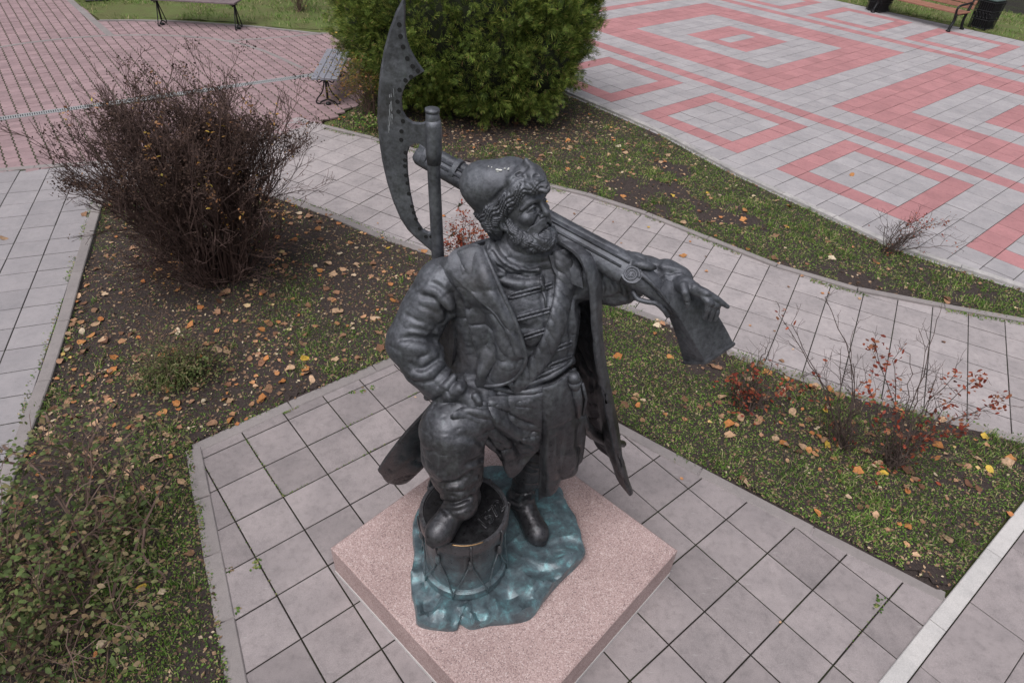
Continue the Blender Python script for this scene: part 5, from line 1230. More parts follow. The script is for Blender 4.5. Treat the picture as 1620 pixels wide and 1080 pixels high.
for s in (1, -1):
    for j in range(8):
        dz = (j-3.5)*.0066; sp_ = spline2([(.166, s*.006, -.060+dz*.5), (.166, s*.024, -.064+dz*.8), (.148, s*.050, -.082+dz), (.116, s*.074, -.104+dz*1.1), (.100, s*.086, -.108+dz*.7)], n=4)
        Tb([tuple(x+V(0, 0, .0025*math.sin(i*1.1+j))) for i, x in enumerate(sp_)], [.0072*(1-.45*abs(i/len(sp_)-.35)) for i in range(len(sp_))], .001, f=Bd)
beard = to_statue(Bd.mesh('beard', BRONZE, STATUE))

# fur cap with a soft crown leaning back
Ht = Field(V(-.46, 2.84, 2.66), V(.27, 3.44, 3.26), .0046)
def Th(pts, r, k=.02, cut=False): Ht.tube([hl(*p) for p in pts], r, k, cut)
Ht.tube([hl(.005, 0, .10), hl(-.03, 0, .13), A(785, 291, 3.13), A(765, 292, 3.16)], [.128, .132, .122, .112], .05)
Ht.tube([A(764, 293, 3.16), A(776, 326, 3.14)], [.110, .085], .06)
def brim(w):
    cx, cy = math.cos(w), math.sin(w)
    return V(-.020+.128*cx, .113*cy, .145-.205*(1-cx)/2), .034+.022*(1-cx)/2
Th([tuple(brim(2*math.pi*i/24)[0]) for i in range(25)], [brim(2*math.pi*i/24)[1] for i in range(25)], .025)
for s in (1, -1):
    Th([(-.05, s*.122, .030), (-.095, s*.112, -.045), (-.115, s*.075, -.10)], [.045, .054, .046], .03)
    Th([(.075, s*.088, .140), (.105, s*.055, .160), (.125, s*.014, .175)], [.038, .038, .032], .03)       # turned-up front
    Th([(.065, s*.080, .168), (.095, s*.045, .188), (.112, s*.012, .200)], [.030, .028, .020], .03)
Ht.tube([A(846, 290, 3.0), A(840, 269, 3.05), A(832, 253, 3.07)], [.052, .036, .010], .02)
Ht.tube([A(862, 298, 2.97), A(853, 282, 3.02), A(836, 260, 3.06)], [.022, .024, .014], .015)
Ht.tube([A(818, 272, 3.07), A(832, 256, 3.07)], [.02, .01], .02)
# carved groove between crown and brim
Ht.relief([(832, 264), (815, 280), (800, 297), (786, 312), (774, 326), (766, 340)], .014, .010, .010, True)
rh = random.Random(11)
def fur_wave(X, Y, Z):
    x, y, z = local(X, Y, Z); th = np.arctan2(y, x+.02); cx = np.cos(th)
    top = .145-.205*(1-cx)/2+.050-.012*np.sin(th*9); w = np.clip((top-z)/.025, 0, 1); w = w*w*(3-2*w)
    back = np.clip((.85-cx)/.5, .55, 1)                     # the front flap is carved more sparingly
    a_ = 2.4*np.sin(38*z+3.0*th)+1.6*np.sin(61*x-37*y+1); ph = 15*th+60*z+a_; ph2 = 26*th-95*z+1.8*np.sin(55*z+6*th)+a_*.7
    return -(.015*(np.abs(np.sin(ph))**.8-.45)+.009*(np.abs(np.sin(ph2))-.45)+.006)*w*back
Ht.wave(fur_wave, Ht.lo, Ht.lo+Ht.h*Ht.n)
for i in range(34):                                                       # tool marks on the front flap
    x, y = rh.uniform(812, 855), rh.uniform(275, 306)
    if y > 270+.62*(862-x)+4 or y < 258+.75*(x-832): continue
    Ht.relief([(x, y), (x+rh.uniform(2, 6), y+rh.uniform(-2, 3)), (x+rh.uniform(6, 11), y+rh.uniform(-3, 5))], .008, .006, .005, rh.random() < .7, step=1.5)
hat = to_statue(Ht.mesh('fur_hat', BRONZE, STATUE))
def sharp(o, deg=50):
    o.data.set_sharp_from_angle(angle=math.radians(deg)); return o
def on_body(x, y, off=.016):
    H = B_.hit(x, y)
    while H is None: x += 1 if x < 850 else -1; H = B_.hit(x, y)
    v = np.array(ray(x, y)); v /= np.linalg.norm(v); return H-v*off
# diagonal sash: a flat band with slanting pleats
cl_ = spline2([(887, 396), (893, 430), (890, 470), (880, 512), (864, 552), (838, 588), (808, 614)], step=9); srows = []
for i, c in enumerate(cl_):
    t = cl_[min(i+1, len(cl_)-1)]-cl_[max(i-1, 0)]; t /= np.linalg.norm(t); nrm_ = np.array([-t[1], t[0]])
    srows.append([on_body(*(c+nrm_*w), o) for w, o in ((-14, .006), (-7, .018), (0, .020), (7, .018), (14, .006))])
def pleat(u, w): return -.010*np.abs(np.sin(u*46+w*5.0))**.6*np.clip(w*6, 0, 1)*np.clip((1-w)*6, 0, 1)
to_statue(sharp(sheet('sash', srows, .020, BRONZE, STATUE, 4, pleat, .012, 0), 65))
# frogging: twisted cord loops
for x0, y0, x1, y1 in ((807, 469, 856, 456), (860, 455, 874, 450), (818, 504, 870, 490), (827, 534, 862, 523), (880, 552, 905, 542), (870, 579, 905, 566)):
    L2 = math.hypot(x1-x0, y1-y0); tx, ty = (x1-x0)/L2, (y1-y0)/L2; loop = [(x1, y1-3)]+[(x0+tx*2, y0-3+ty*2), (x0-2.2*tx, y0-2*ty), (x0+tx*2, y0+3+ty*2)]+[(x1, y1+3)]
    px_l = spline2(loop, step=2.2); P3 = [on_body(x, y, .007) for x, y in px_l]; rr_ = [.0082+.0016*math.sin(i*1.9) for i in range(len(P3))]
    to_statue(MB().tube(P3, rr_, 6).build('frogging_loop', BRONZE, STATUE, True))
to_statue(MB().tube([on_body(855, 443, .004), on_body(858, 455, .012), on_body(860, 462, .004)], [.008, .02, .008], 8).tube([on_body(858, 458, .008), on_body(863, 472, .008), on_body(864, 488, .006)], [.010, .009, .006], 6).build('collar_knot', BRONZE, STATUE, True))
# waist sash: wrapped turns
for px, r0 in (([(776, 610), (806, 618), (842, 618), (874, 607), (904, 586)], .021), ([(798, 602), (830, 606), (862, 599), (890, 583), (906, 568)], .018), ([(786, 621), (822, 628), (856, 626), (886, 612), (908, 598)], .017), ([(812, 594), (842, 596), (872, 586), (900, 570)], .015)):
    P3 = [on_body(x, y, .002) for x, y in spline2(px, step=7)]; to_statue(MB().tube(P3, [r0*(1+.18*math.sin(i*.8)) for i in range(len(P3))], 8).build('waist_wrap', BRONZE, STATUE, True))
# ------------------------------------------------------------------ the outer coat: one cloth from the near front edge round the back to the far front edge
def W(*p): return V(*p)
coat_rows = [
 [A(722, 430, 2.90), W(-.42, 3.10, 2.50), W(-.22, 3.26, 2.56), W(.05, 3.33, 2.58), W(.28, 3.33, 2.56), W(.40, 3.28, 2.54), A(938, 410, 3.06)],
 [A(722, 520, 2.92), W(-.43, 3.12, 2.20), W(-.26, 3.34, 2.20), W(.03, 3.42, 2.20), W(.32, 3.40, 2.20), W(.46, 3.28, 2.20), A(943, 478, 2.98)],
 [A(712, 600, 2.95), W(-.47, 3.14, 1.92), W(-.28, 3.36, 1.90), W(.03, 3.44, 1.88), W(.34, 3.42, 1.88), W(.50, 3.28, 1.88), A(946, 540, 2.96)],
 [A(682, 640, 2.84), A(706, 668, 3.08), W(-.30, 3.36, 1.50), W(.03, 3.52, 1.55), W(.40, 3.48, 1.55), A(938, 600, 3.24), A(955, 606, 2.97)],
 [A(637, 690, 2.85), A(680, 716, 3.10), W(-.38, 3.42, 1.10), W(.03, 3.60, 1.18), W(.48, 3.56, 1.20), A(942, 655, 3.28), A(970, 668, 2.98)],
 [A(611, 724, 2.87), A(650, 748, 3.12), W(-.46, 3.46, .82), W(.03, 3.66, .92), W(.56, 3.60, .96), A(946, 690, 3.34), A(982, 722, 2.98)],
 [A(598, 744, 2.89), A(631, 767, 3.13), W(-.50, 3.48, .64), W(.03, 3.68, .78), W(.60, 3.62, .80), A(955, 716, 3.38), A(997, 783, 2.96)]]
def coat_fold(u, w):
    return .028*np.sin(w*34+1.2*np.sin(u*3))*np.clip(u*1.5-.2, 0, 1)*np.clip(np.minimum(w, 1-w)*10, 0, 1)
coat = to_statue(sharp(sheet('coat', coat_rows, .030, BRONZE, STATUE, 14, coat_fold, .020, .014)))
# its near front with the wide lapel, bellying out over the ribs
front_rows = [
 [A(690, 418, 3.02), A(724, 398, 2.93), A(748, 390, 2.94), A(765, 392, 2.945)],
 [A(688, 440, 2.96), A(726, 434, 2.85), A(756, 426, 2.835), A(776, 420, 2.85)],
 [A(698, 470, 2.95), A(738, 470, 2.81), A(770, 466, 2.775), A(792, 462, 2.79)],
 [A(712, 505, 2.96), A(746, 508, 2.83), A(782, 508, 2.745), A(810, 505, 2.755)],
 [A(722, 545, 2.98), A(752, 552, 2.82), A(790, 548, 2.715), A(825, 545, 2.735)],
 [A(714, 575, 2.98), A(752, 584, 2.80), A(792, 586, 2.70), A(830, 572, 2.73)],
 [A(704, 596, 2.98), A(748, 606, 2.81), A(784, 610, 2.725), A(815, 597, 2.74)]]
def front_fold(u, w):
    return -.075*np.exp(-((w-.50)/.11)**2)*np.exp(-((u-.62)/.20)**2) + .034*np.exp(-((w-.30-.25*(u-.4))/.06)**2)*np.clip(u*3-.3, 0, 1) + .022*np.exp(-((w-.62+.2*u)/.05)**2)*np.clip(u*4-1.6, 0, 1) - .044*np.exp(-((w-.18-.2*u)/.06)**2)*np.clip(u*3-.4, 0, 1) + .006*np.sin(u*21+w*9)*np.clip(.7-w, 0, 1)
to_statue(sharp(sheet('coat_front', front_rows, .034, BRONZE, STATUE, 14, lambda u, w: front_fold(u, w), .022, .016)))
lapel_rows = [[A(703, 424, 2.87), A(716, 398, 2.93), A(746, 386, 2.96), A(764, 392, 2.94)],
 [A(728, 448, 2.825), A(744, 438, 2.815), A(762, 428, 2.81), A(776, 424, 2.83)],
 [A(752, 470, 2.775), A(764, 466, 2.76), A(778, 462, 2.755), A(792, 460, 2.775)],
 [A(779, 496, 2.735), A(789, 497, 2.725), A(800, 498, 2.725), A(812, 500, 2.74)],
 [A(803, 532, 2.705), A(810, 535, 2.70), A(818, 538, 2.705), A(826, 540, 2.72)],
 [A(816, 562, 2.69), A(821, 564, 2.69), A(828, 566, 2.70), A(832, 568, 2.72)]]
to_statue(sharp(sheet('lapel', lapel_rows, .026, BRONZE, STATUE, 8, lambda u, w: .004*np.sin(w*9+u*5), .014)))
hem = spline2([A(764, 392, 2.93), A(778, 424, 2.825), A(794, 461, 2.77), A(813, 503, 2.735), A(827, 544, 2.715), A(831, 571, 2.71), A(815, 597, 2.72), A(784, 610, 2.705), A(752, 607, 2.775), A(722, 596, 2.90)], n=5)
to_statue(MB().tube(hem, .013, 6).build('hem', BRONZE, STATUE, True))
# far front edge of the coat: rolled collar coming over the shoulder and the lit border strip
far_rows = [[A(886, 384, 3.06), A(898, 378, 3.12), A(915, 384, 3.16)],
 [A(916, 408, 2.95), A(930, 402, 3.00), A(950, 410, 3.08)],
 [A(930, 450, 2.92), A(940, 448, 2.93), A(951, 446, 3.00)],
 [A(935, 500, 2.93), A(942, 500, 2.92), A(951, 500, 2.99)],
 [A(941, 560, 2.94), A(947, 560, 2.93), A(955, 558, 3.00)],
 [A(952, 622, 2.96), A(957, 620, 2.95), A(966, 616, 3.02)],
 [A(964, 680, 2.97), A(970, 676, 2.96), A(977, 672, 3.02)],
 [A(976, 734, 2.98), A(981, 730, 2.97), A(985, 728, 3.02)],
 [A(996, 783, 2.96), A(998, 782, 2.96), A(1000, 780, 2.99)]]
to_statue(sharp(sheet('coat_border', far_rows, .026, BRONZE, STATUE, 7, None, .016)))
flap_rows = [[on_body(868, 404), on_body(884, 402), on_body(900, 398), on_body(910, 402)],
 [on_body(874, 424, .02), on_body(888, 424, .02), on_body(904, 422, .024), on_body(918, 424, .03)],
 [on_body(880, 436, .02), on_body(893, 442, .022), on_body(908, 450, .03), on_body(923, 456, .04)]]
to_statue(sharp(sheet('collar_flap', flap_rows, .016, BRONZE, STATUE, 6, None, .010, .003)))

# ------------------------------------------------------------------ caftan skirt
panel = [[A(858, 612, 2.765), A(878, 606, 2.765), A(898, 592, 2.80), A(910, 582, 2.88)],
 [A(857, 650, 2.745), A(878, 645, 2.735), A(902, 636, 2.79), A(917, 628, 2.90)],
 [A(855, 700, 2.74), A(878, 692, 2.72), A(904, 682, 2.79), A(921, 672, 2.92)],
 [A(853, 745, 2.74), A(878, 732, 2.715), A(904, 714, 2.79), A(920, 703, 2.92)],
 [A(852, 790, 2.74), A(880, 772, 2.72), A(904, 748, 2.80), A(918, 728, 2.92)]]
to_statue(sharp(sheet('caftan_panel', panel, .026, BRONZE, STATUE, 14, lambda u, w: (.030*(np.abs(np.sin(w*4.6+.5+u*.5))-.5)+.012*np.sin(w*15-u*2))*np.clip(u*1.6, 0, 1)*np.clip(w*5, 0, 1), .016)))
lap = [[A(742, 640, 2.655), A(780, 628, 2.70), A(822, 624, 2.745), A(860, 620, 2.755)],
 [A(722, 650, 2.575), A(772, 645, 2.63), A(818, 652, 2.70), A(858, 655, 2.735)],
 [A(716, 655, 2.55), A(776, 670, 2.60), A(820, 684, 2.68), A(857, 682, 2.725)],
 [A(714, 657, 2.545), A(782, 695, 2.60), A(820, 705, 2.68), A(856, 698, 2.73)],
 [A(712, 659, 2.545), A(786, 716, 2.61), A(808, 754, 2.66), A(854, 708, 2.735)]]
def lap_fold(u, w):
    ph = 8.2*(u+.08)/(w+.50); return (.050*(np.abs(np.sin(ph*.95+.5))**.8-.5)+.008*np.sin(ph*3.1))*np.clip(w*2.4-.22, 0, 1)*np.clip((1-w)*6, 0, 1)*np.clip(u*5+.1, 0, 1)*np.clip((1-u)*5+.30, 0, 1)
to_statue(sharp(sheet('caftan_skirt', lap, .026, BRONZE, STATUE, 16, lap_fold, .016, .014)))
inner_back = [[W(-.22, 3.10, 1.75), W(.05, 3.26, 1.75), W(.36, 3.16, 1.75)], [W(-.34, 3.04, 1.45), W(.05, 3.34, 1.4), W(.44, 3.16, 1.4)], [A(676, 772, 2.98), W(.03, 3.36, 1.05), A(918, 722, 2.98)]]
to_statue(sharp(sheet('caftan_back', inner_back, .026, BRONZE, STATUE, 9, lambda u, w: .02*np.sin(w*22)*u, .016)))

# ------------------------------------------------------------------ sabre at the hip
sb = MB()
sb.tube([A(907, 590, 2.80), A(909, 602, 2.79)], [.03, .042], 10); sb.tube([A(909, 602, 2.79), A(910, 614, 2.79)], [.045, .028], 10)
to_statue(sb.build('sabre_pommel', BRONZE, STATUE, True))
to_statue(MB().tube([A(911, 612, 2.80), A(914, 632, 2.82), A(914, 656, 2.84)], [.028, .030, .027], 8).build('sabre_grip', BRONZE, STATUE, True))
to_statue(MB().tube([A(906, 657, 2.83), A(918, 658, 2.83)], .014, 6).tube([A(921, 606, 2.84), A(927, 630, 2.86), A(923, 655, 2.86), A(925, 672, 2.9)], .011, 6).build('sabre_guard', BRONZE, STATUE, True))
to_statue(MB().tube([A(916, 655, 2.87), A(924, 672, 2.95), A(938, 686, 3.12), A(958, 697, 3.3), A(986, 702, 3.52)], [.04, .042, .04, .036, .028], 8).build('scabbard', BRONZE, STATUE, True))
# ------------------------------------------------------------------ musket over the left shoulder
G0 = A(662, 240, 3.56); G1 = A(1000, 428, 2.97)              # barrel axis, muzzle to breech
gx = (G1-G0)/np.linalg.norm(G1-G0)
gn = V(-.15, -.72, .66); gn = gn-gx*(gn@gx); gn /= np.linalg.norm(gn)   # lock side
gw = np.cross(gn, gx); gw = gw if gw[2] > 0 else -gw                    # top of the gun
GL = np.linalg.norm(G1-G0)
def loft(name, secs, mat, parent, smooth=True, deg=40):
    """secs: rings of equal length, lists of 3-D points"""
    n = len(secs[0]); v = np.concatenate([np.array(s) for s in secs]); f = []
    for i in range(len(secs)-1):
        f += [(i*n+k, i*n+(k+1) % n, (i+1)*n+(k+1) % n, (i+1)*n+k) for k in range(n)]
    f += [tuple(range(n))[::-1], tuple((len(secs)-1)*n+k for k in range(n))]
    bm_me = npmesh(name, v, f, smooth); o = link(name, bm_me, mat, parent)
    bm = bmesh.new(); bm.from_mesh(o.data); bmesh.ops.recalc_face_normals(bm, faces=bm.faces); bm.to_mesh(o.data); bm.free()
    o.data.set_sharp_from_angle(angle=math.radians(deg)); return o
def ring(c, rw, rn, n=14, p=2.0, w=None, nn=None):
    w = gw if w is None else w; nn = gn if nn is None else nn; out = []
    for k in range(n):
        a = 2*math.pi*(k+.5)/n; ca, sa = math.cos(a), math.sin(a)
        out.append(c + w*rw*math.copysign(abs(ca)**(2/p), ca) + nn*rn*math.copysign(abs(sa)**(2/p), sa))
    return out
B0 = G0+gw*.035
to_statue(loft('barrel', [ring(B0+gx*t, r, r, 12) for t, r in ((0, .036), (.0, .036), (.012, .042), (.06, .042), (.07, .036), (.5, .036), (GL*.8, .04), (GL*1.0, .046), (GL*1.03, .046))], BRONZE, STATUE))
to_statue(MB().tube([B0-gx*.004, B0+gx*.01], .022, 10).build('muzzle_bore', BRONZE_D, STATUE))
to_statue(loft('fore_stock', [ring(G0+gx*t-gw*.018, a, b, 14, 2.6) for t, a, b in ((.0, .040, .040), (.02, .052, .050), (.35, .056, .052), (GL*.6, .062, .056), (GL*.85, .070, .062), (GL*.98, .078, .066))], BRONZE, STATUE))
for t in (.05, .24, .46):
    to_statue(loft('barrel_band', [ring(G0+gx*(t+q)+gw*.006, .068+r, .056+r, 14, 2.4) for q, r in ((0, 0), (.004, .006), (.034, .006), (.038, 0))], BRONZE, STATUE))
to_statue(MB().tube([G0+gx*.1-gw*.02+gn*.05, G0+gx*GL*.96-gw*.02+gn*.062], .009, 6).build('side_moulding', BRONZE, STATUE, True))
to_statue(MB().tube([G0+gx*.1+gw*.012+gn*.048, G0+gx*GL*.98+gw*.018+gn*.062], .007, 6).build('side_moulding', BRONZE, STATUE, True))
# stock: breech, wrist, flaring butt
sp = [G0+gx*GL*.92+gw*0, A(1003, 432, 2.965), A(1030, 452, 2.945), A(1050, 472, 2.93), A(1066, 490, 2.925)]
sz = [(.070, .060), (.078, .062), (.064, .056), (.048, .042), (.022, .020)]
spc = spline2(sp, n=5); szc = spline2(sz, n=5); secs = []
for i, (c, z) in enumerate(zip(spc, szc)):
    t = spc[min(i+1, len(spc)-1)]-spc[max(i-1, 0)]; t /= np.linalg.norm(t)
    nn = gn-t*(gn@t); nn /= np.linalg.norm(nn); w = np.cross(nn, t); w = w if w@gw > 0 else -w
    secs.append(ring(c, z[0], z[1], 16, 2.6, w, nn))
to_statue(loft('stock', secs, BRONZE, STATUE, True, 34))
# flaring butt: four faces, edges slightly rounded
bsec = []
for (ax_, ay_), (bx_, by_), (cx_, cy_) in (((1030, 458), (1040, 464), (1056, 442)), ((1039, 471), (1054, 478), (1082, 451)), ((1050, 488), (1068, 493), (1104, 464)), ((1058, 505), (1080, 513), (1124, 479)), ((1069, 536), (1098, 543), (1144, 508)), ((1079, 572), (1115, 572), (1162, 541))):
    bsec.append((A(ax_, ay_, 2.965), A(bx_, by_, 2.865), A(cx_, cy_, 2.95)))
def corner4(a_, b_, c_, e=.10):
    d_ = a_+c_-b_; q = [a_, b_, c_, d_]; out = []
    for i in range(4):
        p, c0, n_ = q[i-1], q[i], q[(i+1) % 4]; out += [c0+(p-c0)*e, c0*(1-.0)+((p+n_)/2-c0)*e*.5, c0+(n_-c0)*e]
    return out
bs = spline2(np.array([np.concatenate(x) for x in bsec]), n=4)
to_statue(loft('butt', [corner4(x[:3], x[3:6], x[6:]) for x in bs], BRONZE, STATUE, True, 28))
end_t = bs[-1]-bs[-2]; end_t = (end_t[:3]+end_t[3:6]+end_t[6:])/3; end_t /= np.linalg.norm(end_t)
def grow4(x, k): m = (x[:3]+x[6:])/2; return [m+(p-m)*k for p in (x[:3], x[3:6], x[6:])]
to_statue(loft('butt_plate', [[p+end_t*o for p in corner4(*grow4(bs[-1], k))] for o, k in ((-.004, 1.03), (.006, 1.06), (.018, 1.06), (.024, 1.02))], BRONZE, STATUE, True, 28))
# side lock: plate, scroll, hammer, long lock tail
def on_lock(px, py, off=.066): return A(px, py, 2.95)
def lockp(u, v, o): return A(1003, 432, 2.965)+gx*u+gw*v+gn*o
scroll = []
for i in range(40):
    a = i*.36; r = .044*(1-i/46); scroll.append(lockp(r*math.cos(a)-.005, r*math.sin(a)-.022, .064+.004*i/40))
to_statue(MB().tube(scroll, [.010-.005*i/40 for i in range(40)], 6).build('lock_scroll', BRONZE, STATUE, True))
to_statue(loft('lock_plate', [[lockp(.055*math.cos(a)-.005, .05*math.sin(a)-.02, o) for a in [2*math.pi*k/20 for k in range(20)]] for o in (.05, .068)], BRONZE, STATUE, True, 30))
tail = spline2([lockp(.03, .006, .062), A(1030, 447, 2.885), A(1047, 464, 2.875), A(1058, 480, 2.87)], n=6)
to_statue(MB().tube(tail, [.016*(1-.6*i/len(tail)) for i in range(len(tail))], 6).build('lock_tail', BRONZE, STATUE, True))
to_statue(MB().tube([lockp(-.03, .03, .06), lockp(.02, .045, .072), lockp(.06, .062, .05), lockp(.085, .075, .03)], [.018, .024, .022, .012], 8).build('hammer', BRONZE, STATUE, True))
guard = spline2([A(1001, 460, 2.93), A(1008, 472, 2.90), A(1022, 477, 2.885), A(1038, 480, 2.88), A(1050, 490, 2.88), A(1057, 500, 2.89)], n=5)
to_statue(MB().tube(guard, .014, 8).build('trigger_guard', BRONZE, STATUE, True))

# ------------------------------------------------------------------ the hand laid over the butt
Hn = Field(A(1115, 470, 2.95)-V(.30, .30, .24), A(1115, 470, 2.95)+V(.30, .30, .24), .0045)
def hn(pts, r, k=.010): Hn.tube([A(*p) for p in pts], r, k)
hn([(1070, 446, 2.99), (1083, 450, 2.93)], [.055, .046], .02)
hn([(1083, 450, 2.925), (1098, 456, 2.892)], [.044, .034], .022)
hn([(1087, 455, 2.885), (1102, 460, 2.872), (1113, 466, 2.872)], [.028, .030, .025], .015)
hn([(1081, 452, 2.88), (1083.5, 462, 2.842), (1086.5, 473, 2.832), (1087.5, 483, 2.838)], [.024, .0215, .019, .015], .005)            # thumb
hn([(1098, 455, 2.872), (1117, 463, 2.856), (1135, 474, 2.852), (1151, 485, 2.858)], [.025, .0215, .0185, .012], .005)     # forefinger
hn([(1107, 463, 2.868), (1119, 475, 2.834), (1119.5, 488, 2.824), (1114, 502, 2.832)], [.0225, .020, .018, .014], .003)
hn([(1112, 464, 2.888), (1127, 479, 2.848), (1127.5, 492, 2.834), (1123, 505, 2.838)], [.022, .0195, .017, .0135], .003)
hn([(1116, 466, 2.908), (1134, 482, 2.868), (1134.5, 494, 2.85), (1131, 505, 2.85)], [.020, .0175, .0155, .0125], .003)
for p in ((1121, 476), (1128, 480), (1134, 483), (1119, 464)): Hn.relief([(p[0]-3, p[1]), (p[0]+2, p[1]+1)], .016, .004, .006)
Hn.relief([(1085, 480), (1090, 480)], .010, .004, .004, True)
to_statue(Hn.mesh('hand', BRONZE, STATUE))

# ------------------------------------------------------------------ poleaxe behind the shoulder
AY = 3.16; K5 = 1/2.5116
def ax(zx, zy, y=AY): return A(560+zx*K5, zy*K5, y)
outer = [(204, -16), (190, 2), (165, 50), (140, 120), (118, 200), (103, 290), (95, 380), (92, 470), (100, 560), (112, 640), (130, 720), (155, 800), (185, 870), (215, 915), (245, 945), (280, 975), (305, 995), (326, 1025)]
inner = [(322, 960), (318, 915), (296, 921), (275, 910), (255, 880), (240, 830), (225, 760), (215, 680), (213, 610), (222, 582), (240, 569), (262, 570), (284, 588), (303, 618), (316, 640), (316, 478), (295, 481), (265, 488), (235, 484), (210, 466), (195, 440), (190, 400), (193, 370), (205, 340), (225, 316), (250, 301), (280, 283), (250, 240), (225, 195), (210, 150), (204, 100), (205, 20)]
poly = [np.array(p, float) for p in outer+inner]
def blade():
    P = [ax(*p) for p in poly]; n = len(P); no = len(outer)
    ins = inset_poly([tuple(p) for p in poly][::-1], 11.0)[::-1]     # pixel-plane inset of the outline
    a0 = area([tuple(p) for p in poly]); a1 = area(ins)
    if abs(a1) > abs(a0): ins = inset_poly([tuple(p) for p in poly], 11.0)
    q = []
    for i in range(n):
        w = 1.0 if i < no else .35
        q.append(poly[i]+(np.array(ins[i])-poly[i])*w)
    Q = [ax(*p) for p in q]; th = V(0, .017, 0)
    v = [p for p in P]+[p-th for p in Q]+[p+th for p in Q]
    tri = tessellate_polygon([[Vector((p[0], p[1], 0)) for p in q]])
    f = []
    for i in range(n):
        j = (i+1) % n; f += [(i, j, n+j, n+i), (j, i, 2*n+i, 2*n+j)]
    for t in tri: f += [(n+t[0], n+t[1], n+t[2]), (2*n+t[2], 2*n+t[1], 2*n+t[0])]
    me = npmesh('axe_blade', v, f, False); o = link('axe_blade', me, BRONZE, STATUE)
    bm = bmesh.new(); bm.from_mesh(me); bmesh.ops.recalc_face_normals(bm, faces=bm.faces); bm.to_mesh(me); bm.free(); return o
axe_blade = to_statue(blade())
to_statue(MB().tube([ax(311, 437), ax(313, 470), ax(318, 700), ax(330, 940), ax(335, 1040), W(-.445, 3.2, 2.2), W(-.43, 3.3, 1.2), W(-.43, 3.32, .60)], [.032, .036, .034, .035, .037, .037, .036, .034], 14).build('axe_shaft', BRONZE, STATUE, True))
to_statue(MB().tube([ax(311, 432), ax(311, 445)], [.036, .037], 14).build('shaft_cap', BRONZE, STATUE, True))
to_statue(MB().tube([ax(314, 476), ax(316, 500), ax(317, 600), ax(318, 650)], [.037, .042, .042, .036], 14).build('axe_socket', BRONZE, STATUE, True))
M_HOLE = flat('hole_shade', (.006, .006, .007), .9)
hole_disc = MB().tube([(0, 0, 0), (0, -.003, 0)], [.0115, .0105], 10)  # solid black discs: the dark inside the blade's holes put in as colour
rv_me = None
for p in ((182, 99), (187, 145), (197, 187), (214, 233), (235, 264), (256, 282), (229, 306), (207, 320), (183, 358), (175, 404), (179, 444), (197, 482), (191, 522), (190, 556), (207, 607), (205, 637), (205, 660), (209, 697), (215, 728), (220, 770), (233, 820), (240, 845), (248, 870), (263, 908), (288, 940), (309, 940)):
    o = hole_disc.build('hole_disc', M_HOLE, STATUE) if rv_me is None else link('hole_disc', rv_me, None, STATUE)
    rv_me = o.data; o.location = Vector(ax(p[0]-2, p[1], AY-.016)); to_statue(o)

# ------------------------------------------------------------------ bird marks and pale streaks on the bronze
M_WHITE = flat('dried_white_stain', (.62, .62, .60), .9, 0, 60, .25)
def stain(P, n, r, spread):
    rs = random.Random(int(P[0]*1e4)); mb = MB()
    for _ in range(n): mb.lathe([(r*.2, -.002), (r, 0), (r*.5, .0022)], (rs.gauss(0, spread[0]), rs.gauss(0, spread[1]), rs.gauss(0, spread[2])), 7)
    o = mb.build('white_stain', M_WHITE, STATUE, True); o.location = Vector(P); return to_statue(o)
for x, y, n, r in ((790, 269, 3, .011), (787, 271, 2, .008), (806, 267, 4, .006), (777, 264, 3, .004)):
    H_ = Ht.hit(x, y)
    if H_ is not None: stain(H_, n, r, (.007, .004, .001))
M_STREAK = flat('pale_streak', (.24, .25, .27), .9, 0, 60, .3)
for i in range(22):
    rs = random.Random(i); p = ax(146+rs.gauss(0, 5), rs.uniform(360, 520), AY-.0175); o = MB().box((0, 0, 0), (.0016+.0022*rs.random(), .0014, .014+.03*rs.random()), 0).build('pale_streak', M_STREAK, STATUE); o.location = Vector(p); to_statue(o)
# ------------------------------------------------------------------ drum under the right foot
DC = V(-.245, 2.545, .40); DZ = 1.03
dr = []
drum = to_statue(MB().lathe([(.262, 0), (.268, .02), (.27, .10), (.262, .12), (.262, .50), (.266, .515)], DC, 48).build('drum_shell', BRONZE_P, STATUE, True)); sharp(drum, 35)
sharp(to_statue(MB().lathe([(.262, .515), (.283, .52), (.288, .535), (.288, .61), (.282, .628), (.262, .628), (.258, .612)], DC, 48).build('drum_hoop', BRONZE_P, STATUE, True)), 35)
sharp(to_statue(MB().lathe([(.255, .59), (.255, .612), (.0005, .616)], DC, 48).build('drum_skin', BRONZE_D, STATUE, True)), 30)
sharp(to_statue(MB().lathe([(.27, .03), (.292, .04), (.296, .06), (.292, .105), (.272, .115)], DC, 48).build('drum_hoop', BRONZE_P, STATUE, True)), 35)
to_statue(MB().tube([(DC[0]+.276*math.cos(a), DC[1]+.276*math.sin(a), DZ+.002) for a in np.linspace(-1.75, -1.05, 16)], .0050, 6).build('worn_rim', WORN, STATUE, True))
nr = 8
